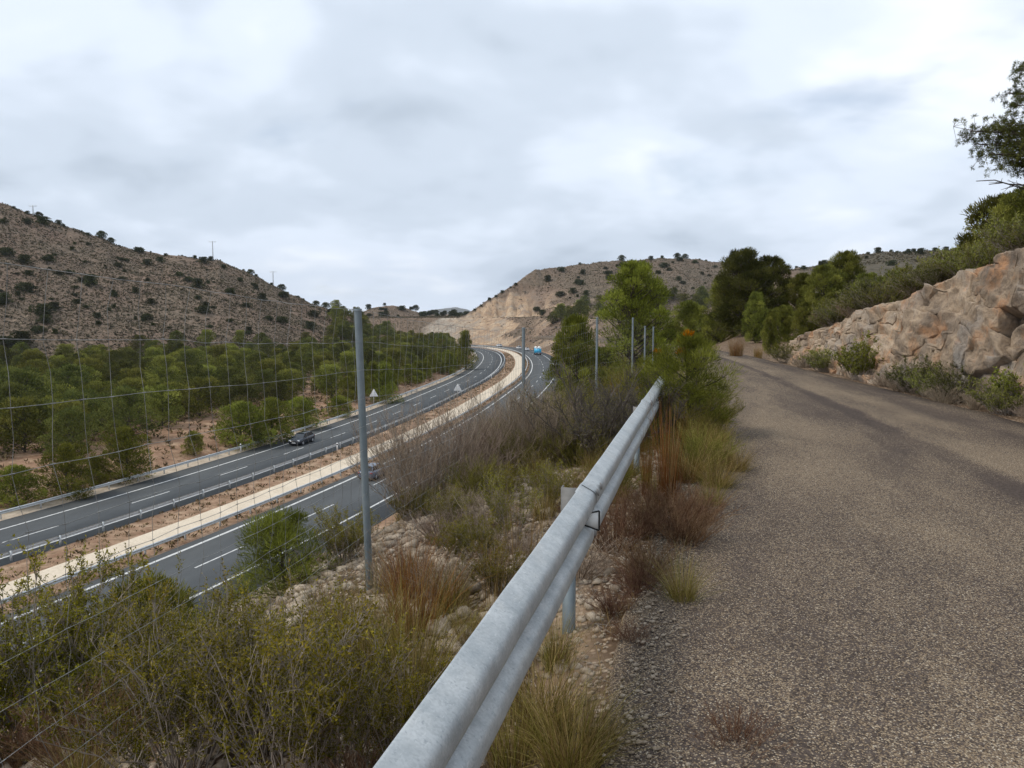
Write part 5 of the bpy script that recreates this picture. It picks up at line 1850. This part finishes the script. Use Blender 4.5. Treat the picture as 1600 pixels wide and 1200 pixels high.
def edge_pine():
    """sparse tall pine whose branches reach in from the right edge"""
    x0, y0 = (1690 - 800) / F_PX * 17.5, 17.5
    z0 = gz(x0, y0)
    root = empty('pine_tree', (x0, y0, z0)); tag(root, 'tall sparse pine reaching into the picture at the right edge', 'pine tree', gD)
    rng = np.random.default_rng(88)
    H = at(1690, 40, 17.5)[2] - z0
    mb = MB(); z = np.linspace(0, 1, 9)
    T = np.stack([.12 * np.sin(z * 5), .1 * np.sin(z * 4 + 1), -.3 + z * (H + .3)], -1)
    mb.tube(T, .13 * (1.1 - z * .9), 8, False)
    crown = MB()

    def branch(u, v, yoff, n_c, rad, bare=False, bushy=1.0):
        e = at(u, v, y0 + yoff) - np.array([x0, y0, z0])
        b0 = np.array([0, 0, np.clip(e[2] - .35, .5, H * .95)])
        L = bez(b0[None], ((b0 + e) / 2 + np.array([0, 0, .12]))[None], e[None], 8)
        L[:, 1:-1] += rng.normal(0, .03, L[:, 1:-1].shape)
        poly_segs(mb, L, .035, .010)
        if bare:
            tw = sample_on(L, np.zeros(9, int), rng.uniform(.3, 1, 9)); en = tw[0] + unit(tw[1] * .6 + rdir(9, rng) * .8) * rng.uniform(.15, .4, (9, 1))
            mb.segs(tw[0], en, .010, .004); return
        k = int(n_c * 1.35)
        p, d = sample_on(L, np.zeros(k, int), rng.uniform(.25, 1, k) ** .7)
        c = p + rng.normal(0, 1, (k, 3)) * np.array([rad, rad, rad * .55])
        mb.segs(p, c, .010, .004)
        sh = 5
        ii = np.repeat(np.arange(k), sh)
        c2 = c[ii] + rng.normal(0, .10, (k * sh, 3)); mb.segs(c[ii], c2, .005, .003)
        nn = 34
        jj = np.repeat(np.arange(k * sh), nn); D = unit(rdir(len(jj), rng) + unit(c2 - c[ii])[jj] * .5 + np.array([0, 0, .25]))
        crown.leaves(c2[jj] + D * .01, D, rdir(len(jj), rng), .085 * rng.uniform(.7, 1.2, len(jj)), .010, np.clip(rng.uniform(0, .7, k)[ii][jj] + rng.uniform(0, .3, len(jj)), 0, 1))
    for (u, v, yo, n, r_) in [(1590, 110, 0, 16, .16), (1575, 145, .3, 16, .17), (1585, 165, -.3, 14, .15), (1600, 90, .2, 10, .14), (1610, 130, -.5, 16, .2),
                              (1515, 205, 0, 20, .20), (1535, 225, .3, 20, .2), (1545, 240, -.3, 18, .2), (1560, 200, .1, 18, .2), (1570, 255, .2, 18, .22), (1590, 230, -.2, 18, .25), (1600, 260, .3, 16, .2), (1585, 195, .4, 14, .2),
                              (1650, 150, .4, 24, .3), (1660, 90, -.3, 22, .3), (1680, 40, 0, 24, .35), (1750, 120, .2, 24, .4), (1780, 200, -.3, 24, .4), (1720, 60, .5, 20, .35), (1700, 180, -.7, 20, .35)]:
        branch(u, v, yo, n, r_)
    branch(1525, 283, 0, 0, 0, True); branch(1545, 288, .2, 0, 0, True)
    mb.build('trunk', MAT['bark'], root); crown.build('crown', MAT['pine_dark'], root)


edge_pine()

# ------------------------------------------------------------------ woods and verge trees across the motorway
WD = [pine_mesh(7.0, 3.4, 1.0, 34, 190, .36, .13, 71, 'pine', 'dome', lobe=.36, shell=.5),
      pine_mesh(6.5, 3.2, .8, 30, 190, .36, .13, 72, 'pine', 'egg', lobe=.38, shell=.5),
      pine_mesh(7.5, 3.6, 1.2, 36, 190, .36, .13, 73, 'pine_dark', 'dome', lobe=.36, shell=.5),
      pine_mesh(6.0, 3.3, .6, 30, 190, .36, .13, 74, 'pine', 'dome', lobe=.40, shell=.5),
      pine_mesh(6.8, 3.1, .9, 32, 190, .36, .13, 75, 'pine_dark', 'egg', lobe=.38, shell=.5)]
YP = [pine_mesh(5.0, 2.0, .55, 44, 210, .27, .06, 76, 'pine_bright', 'egg', lobe=.38, shell=.4),
      pine_mesh(4.6, 2.1, .5, 44, 210, .27, .06, 77, 'pine_bright', 'dome', lobe=.38, shell=.4),
      pine_mesh(5.5, 1.9, .3, 44, 210, .27, .06, 78, 'pine_bright', 'cone', lobe=.40, shell=.4)]
H_YP = [5.0, 4.6, 5.5]


def verge_tree(k, u, vbase, vtop, label, w=1.0, group='young pines beside the far carriageway'):
    p = on_plane(u, vbase, ZM + .6)
    z = gz(p[0], p[1])
    h = at(u, vtop, p[1])[2] - z
    sc = h / H_YP[k]
    put('young_pine', YP[k], (p[0], p[1], z - .1), label, 'pine', group, None, (sc * w, sc * w, sc))


for (k, u, vb, vt, w, lab) in [
        (1, 26, 782, 727, 1.15, 'leftmost bright young pine beside the far guardrail'),
        (0, 106, 768, 694, 1.0, 'rounded young pine with a short dark trunk left of the tallest verge pine'),
        (0, 198, 742, 668, 1.05, 'egg shaped bright young pine standing alone above the far guardrail'),
        (1, 150, 750, 712, .9, 'small young pine between the two larger verge pines'),
        (1, 303, 706, 673, .9, 'small bush like pine on the bare orange bank'),
        (1, 380, 692, 628, 1.2, 'wide bright young pine left of the dark car'),
        (0, 425, 682, 622, 1.2, 'bright young pine directly above the dark car'),
        (1, 472, 664, 620, 1.3, 'low young pine just right of the dark car'),
        (1, 530, 646, 618, 1.3, 'low bright pine left of the nearest fence post beside the motorway'),
        (2, 600, 625, 565, 1.0, 'bright young pine right behind the nearest fence post beside the motorway')]:
    verge_tree(k, u, vb, vt, lab, w)
rng_v = np.random.default_rng(9)
for i, sv in enumerate(np.arange(322, 452, 4.2)):
    n_ = rng_v.uniform(20.0, 23.5)
    p = hw(np.array(sv), n_)
    sc = rng_v.uniform(.75, 1.15)
    put('young_pine', YP[int(rng_v.integers(0, 3))], (p[0], p[1], gz(p[0], p[1]) - .1), 'bright young pine in the close row along the far carriageway, ' + ['left of the median sign', 'behind the median sign', 'right of the median sign', 'next to the far bend'][min(3, i // 8)], 'pine', 'row of young pines before the bend, stretch ' + str(min(3, i // 8) + 1), None, (sc, sc, sc * rng_v.uniform(.9, 1.2)))
p = on_plane(735, 577, ZM + .5)
put('tall_pine', YP[2], (p[0] - 2, p[1] + 6, gz(p[0] - 2, p[1] + 6)), 'tall bright pine at the inside of the far bend', 'pine', None, None, (2.0, 2.0, 2.35))
p = on_plane(722, 585, ZM + .5)
put('tall_pine', YP[0], (p[0] - 4, p[1] + 4, gz(p[0] - 4, p[1] + 4)), 'pine hugging the left side of the tall bright pine at the bend', 'pine', None, None, 1.35)


def woods():
    rng = np.random.default_rng(14)
    pts = []
    tries = 0
    while tries < 9000 and len(pts) < 290:
        tries += 1
        s_ = rng.uniform(195, 560); n_ = rng.uniform(27, 185)
        p = hw(np.array(s_), n_)
        x, y = p
        if y < 62: continue
        u = 800 + F_PX * x / y
        if u < -90 or u > 742: continue
        r_ = math.hypot(x, y)
        # clearings: bare bank behind the guardrail
        lim = np.interp(u, [-100, 0, 120, 250, 330, 420, 520, 600, 740], [28, 28, 29, 34, 37, 31, 27, 25, 25])
        if n_ < lim: continue
        az = math.atan2(x, y)
        fr = np.interp(az, RANGES[0]['f'][:, 0], RANGES[0]['f'][:, 1]) / math.cos(az)
        if u < 560 and r_ > fr + np.interp(u, [-100, 100, 250, 500, 560], [-16, -12, 6, 12, 40]): continue
        if y > 405: continue
        d0 = 4.6 + 2.6 * (r_ > 150) + .8 * (r_ > 230)
        if any((x - a) ** 2 + (y - b) ** 2 < d0 * d0 for a, b in pts): continue
        if fbm(np.array([x / 22]), np.array([y / 22]), 2, 19)[0] < -.22: continue
        pts.append((x, y))
    z = terrain(np.array([q[0] for q in pts]), np.array([q[1] for q in pts]))
    for (x, y), zz in zip(pts, z):
        k = int(rng.integers(0, 5)); sc = rng.uniform(.72, 1.12) * (1.0 if y < 230 else .9)
        u = 800 + F_PX * x / y
        r_ = math.hypot(x, y)
        row = 'front of the wood' if r_ < np.interp(u, [0, 400, 740], [118, 150, 240]) else ('middle of the wood' if r_ < np.interp(u, [0, 400, 740], [165, 200, 300]) else 'back of the wood')
        col = ['at the left edge', 'above the leftmost verge pines', 'above the lone egg shaped pine', 'above the bare orange bank', 'above the dark car', 'left of the nearest fence post', 'right of the nearest fence post', 'towards the bend'][int(np.searchsorted([50, 150, 240, 340, 440, 560, 650], u))]
        look = ['rounded green pine', 'egg shaped green pine', 'dark rounded pine', 'broad green pine', 'dark egg shaped pine'][k]
        put('pine_tree', WD[k], (x, y, zz - .2), f'{look}, {row} {col}', 'pine tree', f'pines of the wood: {look}, {row} {col}', rng.uniform(0, 6.28), (sc * rng.uniform(.9, 1.15), sc * rng.uniform(.9, 1.15), sc))


woods()


def far_wood():
    rng = np.random.default_rng(15)
    pts = []
    for _ in range(4000):
        if len(pts) >= 75: break
        u, y = rng.uniform(520, 705), rng.uniform(330, 560)
        x = (u - 800) / F_PX * y
        s_, n_ = near_axis([x], [y])
        if n_[0] < 24: continue
        if any((x - a) ** 2 + (y - b) ** 2 < 70 for a, b in pts): continue
        pts.append((x, y))
    for k, (x, y) in enumerate(pts):
        put('pine_tree', WD[k % 5], (x, y, gz(x, y) - .2), f'{["rounded", "egg shaped", "dark rounded", "broad", "dark egg shaped"][k % 5]} pine in the far part of the wood below the pink knoll', 'pine tree', f'pines below the knoll, kind {k % 5 + 1}', None, rng.uniform(.8, 1.15))


far_wood()

# ------------------------------------------------------------------ hillside shrubs
HS = [pine_mesh(2.6, 1.9, .1, 20, 80, .42, .18, 81, 'hill_green', 'dome', lobe=.42, shell=.5),
      pine_mesh(2.2, 2.0, .1, 20, 80, .42, .18, 82, 'hill_green', 'egg', lobe=.42, shell=.5),
      pine_mesh(3.4, 2.3, .5, 22, 80, .45, .20, 83, 'hill_green', 'dome', lobe=.42, shell=.5)]


def hill_plants():
    rng = np.random.default_rng(31)

    def spot(u, v): return G(u, v)
    # shrubs one can point at, by the photograph
    left = [(68, 352, 1.5), (42, 350, 1.0), (38, 412, 1.5), (10, 400, 1.3), (78, 410, 1.0), (92, 430, .7), (142, 445, 1.5), (185, 418, 1.0), (230, 415, 1.2), (217, 395, 1.2), (318, 412, 1.3), (312, 402, 1.1), (350, 420, .9),
            (40, 455, 1.4), (5, 475, 1.4), (68, 495, 1.5), (85, 485, 1.0), (230, 500, 1.0), (250, 410, .9), (295, 440, 1.0), (310, 450, 1.4), (318, 490, 1.3), (322, 480, .9), (360, 460, 1.1), (236, 475, .9), (190, 438, .7),
            (152, 498, .8), (280, 432, .8), (45, 430, .8), (440, 505, 1.3), (485, 515, 1.4), (490, 495, 1.3), (410, 470, 1.2), (443, 465, 1.3), (445, 450, 1.2), (420, 500, .9), (400, 452, .8), (517, 490, 1.2), (375, 440, .9), (385, 480, 1.0),
            (35, 540, 1.6), (8, 545, 1.6), (70, 505, 1.2), (60, 520, 1.0)]
    pos = [np.append(spot(u, v), c) for u, v, c in left]
    n = 0
    while n < 105:
        u, v = rng.uniform(-60, 560), rng.uniform(320, 525)
        p = spot(u, v)
        if math.hypot(p[0], p[1]) < 205 or p[1] > 470 or p[2] < -11: continue
        pos.append(np.append(p, rng.choice([.3, .4, .5, .7]) * rng.uniform(.8, 1.2))); n += 1
    for k, q in enumerate(pos):
        hu = 800 + F_PX * q[0] / q[1]
        zone = ('upper' if q[2] > np.interp(hu, [0, 500], [32, 2]) else 'middle' if q[2] > np.interp(hu, [0, 500], [10, -5]) else 'lower') + ' slope of the left hill ' + ['at the left edge', 'below its summit', 'left of the tall pole', 'under the tall pole', 'right of the tall pole', 'at its low right end'][int(np.searchsorted([60, 160, 270, 360, 450], hu))]
        look = 'dark green shrub' if q[3] > .75 else 'small dark shrub'
        put('hill_shrub', HS[k % 2], q[:3] - np.array([0, 0, .15]), look + ' on the ' + zone, 'shrub', look + 's on the ' + zone, rng.uniform(0, 6.28), q[3] * np.array([1, 1, rng.uniform(.8, 1.1)]))
    # trees on the skyline of the left hill
    for (u, v, c) in [(72, 337, 1.0), (35, 325, .6), (55, 332, .8), (110, 354, .7), (137, 363, .5), (150, 367, .4), (168, 372, 1.3), (182, 383, 1.0), (220, 392, .8), (265, 398, .7), (242, 397, .4), (310, 405, .8), (395, 427, 1.0), (404, 433, .7), (427, 447, .7), (443, 452, 1.2), (468, 464, .5), (476, 466, .5),
                      (495, 477, 1.0), (510, 478, 1.2), (521, 483, .5), (540, 488, 1.0), (452, 456, .5)]:
        t, rg = RANGES[0]['r'], math.atan((u - 800) / F_PX)
        r_ = np.interp(rg, t[:, 0], t[:, 1]) - 2
        x, y = r_ * math.sin(rg), r_ * math.cos(rg)
        put('ridge_tree', HS[2 if c >= 1.0 else 0], (x, y, gz(x, y) - .3), 'dark tree standing on the skyline of the left hill' if c >= 1 else 'low bush standing on the skyline of the left hill', 'tree' if c >= 1 else 'bush',
            'trees on the left skyline' if c >= 1 else 'bushes on the left skyline', None, c * .8)
    # middle knoll, right hill, far right hill
    for (rid, us, cnt, smin, smax, lab, grp) in [(1, (560, 800), 36, .6, 1.5, 'dark shrub on the low pink knoll at the head of the valley', 'shrubs on the knoll'),
                                               (2, (835, 1230), 62, .4, 1.5, 'grey green shrub on the bare hill beyond the far bend', 'shrubs on the hill beyond the bend'),
                                               (3, (1230, 1520), 40, .4, 1.1, 'dark shrub on the grey hill behind the rock outcrop', 'shrubs on the grey hill')]:
        t = RANGES[rid]['r']; f = RANGES[rid]['f']
        for k in range(cnt):
            u = rng.uniform(*us); a = math.atan((u - 800) / F_PX)
            r1 = np.interp(a, t[:, 0], t[:, 1]); r0 = np.interp(a, f[:, 0], f[:, 1]) / math.cos(a)
            q = rng.uniform(.25, .97); r_ = r0 + (r1 - r0) * q
            x, y = r_ * math.sin(a), r_ * math.cos(a)
            c = rng.uniform(smin, smax) * (1.15 if rid == 1 else 1)
            put('hill_shrub', HS[k % 2], (x, y, gz(x, y) - .2), lab, 'shrub', grp, rng.uniform(0, 6.28), c)
        for (u, c) in {1: [(650, 1.6), (643, 1.2), (682, 1.4), (676, 1.3), (695, 1.3), (712, 1.1), (664, 1.0), (602, 1.0), (690, 1.0), (720, 1.1), (735, 1.0)],
                       2: [(742, .7), (752, .6), (765, .9), (775, .7), (785, .9), (798, .7), (806, .8), (872, .5), (905, .8), (970, 1.5), (985, .6), (935, .5), (1032, 1.0), (1055, 1.5), (1068, 1.3), (1090, .6), (1100, .7), (1240, 1.0), (1225, .9)],
                       3: [(1365, 1.1), (1385, .6), (1395, .6), (1412, .7), (1420, .8), (1430, .7), (1453, .9), (1470, .9), (1483, .6), (1350, .6)]}[rid]:
            a = math.atan((u - 800) / F_PX)
            r_ = np.interp(a, t[:, 0], t[:, 1]) - 2
            x, y = r_ * math.sin(a), r_ * math.cos(a)
            w = {1: 'on the skyline of the low knoll', 2: 'on the skyline of the hill beyond the bend', 3: 'on the skyline of the grey hill behind the rock'}[rid]
            put('ridge_tree', HS[2 if c > 1.2 else 0], (x, y, gz(x, y) - .5), 'dark tree standing ' + w, 'tree', 'trees ' + w, None, c * .85)
    # trees at the foot of the cut slope and the hill beyond the bend
    for k in range(46):
        u = rng.uniform(862, 1100); y = rng.uniform(395, 440) if u > 850 else rng.uniform(449, 458)
        x = (u - 800) / F_PX * y
        s_, n_ = near_axis([x], [y])
        if n_[0] > -19: continue
        put('pine_tree', WD[k % 5], (x, y, gz(x, y) - .2), 'dark pine at the foot of the hill beyond the far bend', 'pine tree', 'pines at the foot of the hill beyond the bend', None, rng.uniform(.8, 1.3))

    # scrub nobody could count
    mb = MB()
    N = 75000
    az = rng.uniform(math.atan(-920 / F_PX), math.atan(-230 / F_PX), N); r_ = rng.uniform(200, 460, N)
    az2 = rng.uniform(math.atan(-240 / F_PX), math.atan(760 / F_PX), N); r2 = rng.uniform(330, 640, N)
    az = np.concatenate([az, az2]); r_ = np.concatenate([r_, r2])
    x, y = r_ * np.sin(az), r_ * np.cos(az)
    z, ty = terrain(x, y, True)
    keep = (ty[:, 0] > .5) & ((ty[:, 1] < .25) | (rng.uniform(0, 1, len(x)) < .14)) & (fbm(x / 9, y / 9, 3, 90) > -.24)
    x, y, z = x[keep], y[keep], z[keep]
    n = len(x); k = 4
    ii = np.repeat(np.arange(n), k)
    sz = rng.uniform(.2, .62, n) * (1 + .5 * (rng.uniform(0, 1, n) < .1))
    D = rdir(n * k, rng); D[:, 2] = np.abs(D[:, 2]) * .8 + .15; D = unit(D)
    P = np.stack([x, y, z - .05], -1)[ii] + rng.normal(0, .18, (n * k, 3)) * np.array([1, 1, 0]) * sz[ii, None]
    tn = np.clip(rng.normal(.45, .22, n), 0, 1)
    mb.leaves(P, D, rdir(n * k, rng), sz[ii] * 1.0, sz[ii] * .75, np.clip(tn[ii] + rng.normal(0, .1, n * k), 0, 1))
    tag(mb.build('hillside_scrub', MAT['scrub'], None), 'low grey brown scrub covering the bare hillsides', 'scrub', kind='stuff')


MAT['scrub'] = foliage('hillside_scrub', (.060, .052, .034), (.130, .110, .074), (.22, .185, .13), transl=0)
hill_plants()


# low scrub and weeds between the motorway and the wood, and in the median
def motorway_weeds():
    rng = np.random.default_rng(40)
    mb = MB()
    N = 5200
    s_ = rng.uniform(190, 520, N)
    band = rng.choice(3, N, p=[.5, .28, .22])
    n_ = np.where(band == 0, rng.uniform(19, 44, N), np.where(band == 1, rng.uniform(1.9, 5.0, N), rng.uniform(-3.1, -1.8, N)))
    p = hw(s_, n_)
    z = np.where(band == 0, terrain(p[:, 0], p[:, 1]), ZM)
    k = 5
    ii = np.repeat(np.arange(N), k)
    sz = rng.uniform(.15, .5, N) * np.where(band == 0, 1.5, .8)
    D = rdir(N * k, rng); D[:, 2] = np.abs(D[:, 2]) + .3; D = unit(D)
    P = np.concatenate([p, z[:, None]], 1)[ii] + rng.normal(0, .12, (N * k, 3)) * np.array([1, 1, 0])
    mb.leaves(P, D, rdir(N * k, rng), sz[ii], sz[ii] * .35, rng.uniform(0, 1, N)[ii])
    tag(mb.build('weeds', MAT['scrub2'], None), 'dry weeds along the motorway median and banks', 'weeds', kind='stuff')


MAT['scrub2'] = foliage('dry_weeds', (.07, .055, .030), (.16, .12, .065), (.30, .23, .13), transl=0)
motorway_weeds()


# ------------------------------------------------------------------ utility poles on the ridges, distant mountain
def pole(u, v0, v1, y, label):
    b = at(u, v1, y)
    z = gz(b[0], b[1])
    h = at(u, v0, y)[2] - z
    o = empty('utility_pole', (b[0], b[1], z)); tag(o, label, 'utility pole', 'utility poles on the left ridge')
    m_ = MB(); m_.tube([(0, 0, -.5), (0, 0, h)], [.28, .18], 6); m_.build('mast', MAT['galv_far'], o)
    m_ = MB(); m_.box((0, 0, h - .3), (3.6, .16, .18)); m_.build('crossarm', MAT['galv_far'], o)
    for q in (-1.6, 0, 1.6):
        m_ = MB(); m_.tube([(q, 0, h - .2), (q, 0, h + .3)], [.10, .06], 6); m_.build('insulator', MAT['white'], o)


pole(333, 377, 408, 388, 'tall utility pole on the left ridge, the most prominent of all')
pole(427, 424, 443, 410, 'shorter utility pole farther right on the left ridge')
pole(52, 321, 336, 352, 'short pole near the top of the left hill')
pole(524, 474, 488, 452, 'small utility pole at the low end of the left ridge')


def mountain():
    a = np.radians(np.linspace(-14, 5, 150)); r0 = 5200.0
    us = 800 + F_PX * np.tan(a)
    top = np.interp(us, [500, 560, 600, 640, 665, 680, 700, 716, 730, 745, 770, 860], [500, 498, 494, 492, 489, 484, 481, 480.5, 484, 489, 494, 500])
    top = top + 2.0 * fbm(us / 9, us * 0, 4, 3)
    rows = []
    for k, f in enumerate([0, .35, .6, .8, .93, 1.0, .9, .6]):
        rr = r0 + k * 160
        zt = EYE + (490 - top) / F_PX * (r0 + 800)
        z = -60 + (zt + 60) * f + (12 * fbm(us / 5 + k * 3, us * 0 + k, 4, 6) if 0 < k < 5 else 0)
        rows.append(np.stack([rr * np.sin(a), rr * np.cos(a), z], -1))
    V = np.array(rows); k = V.shape[1]
    i = np.arange(len(rows) - 1)[:, None] * k; j = np.arange(k - 1)[None]
    mb = MB(); mb.add(V.reshape(-1, 3), np.stack([i + j, i + k + j, i + k + j + 1, i + j + 1], -1).reshape(-1, 4))
    o = mb.build('mountain', MAT['mount'], None, True); o['kind'] = 'structure'


MAT['mount'] = plain('mountain_scrub', (.13, .12, .095), .95, 0, .1, .3, .01)
mountain()


# ------------------------------------------------------------------ thin haze in the valley air
def haze():
    b = MB(); b.box((0, 2900, 150), (9000, 7600, 420))
    o = b.build('haze', None, None); o['kind'] = 'stuff'
    mt = bpy.data.materials.new('haze_air'); mt.use_nodes = True
    nt = mt.node_tree; nt.nodes.clear()
    out = nt.nodes.new('ShaderNodeOutputMaterial'); v = nt.nodes.new('ShaderNodeVolumePrincipled')
    v.inputs['Color'].default_value = (.80, .88, 1.0, 1); v.inputs['Density'].default_value = 7e-5; v.inputs['Anisotropy'].default_value = .1
    nt.links.new(v.outputs[0], out.inputs['Volume'])
    o.data.materials.append(mt)


haze()
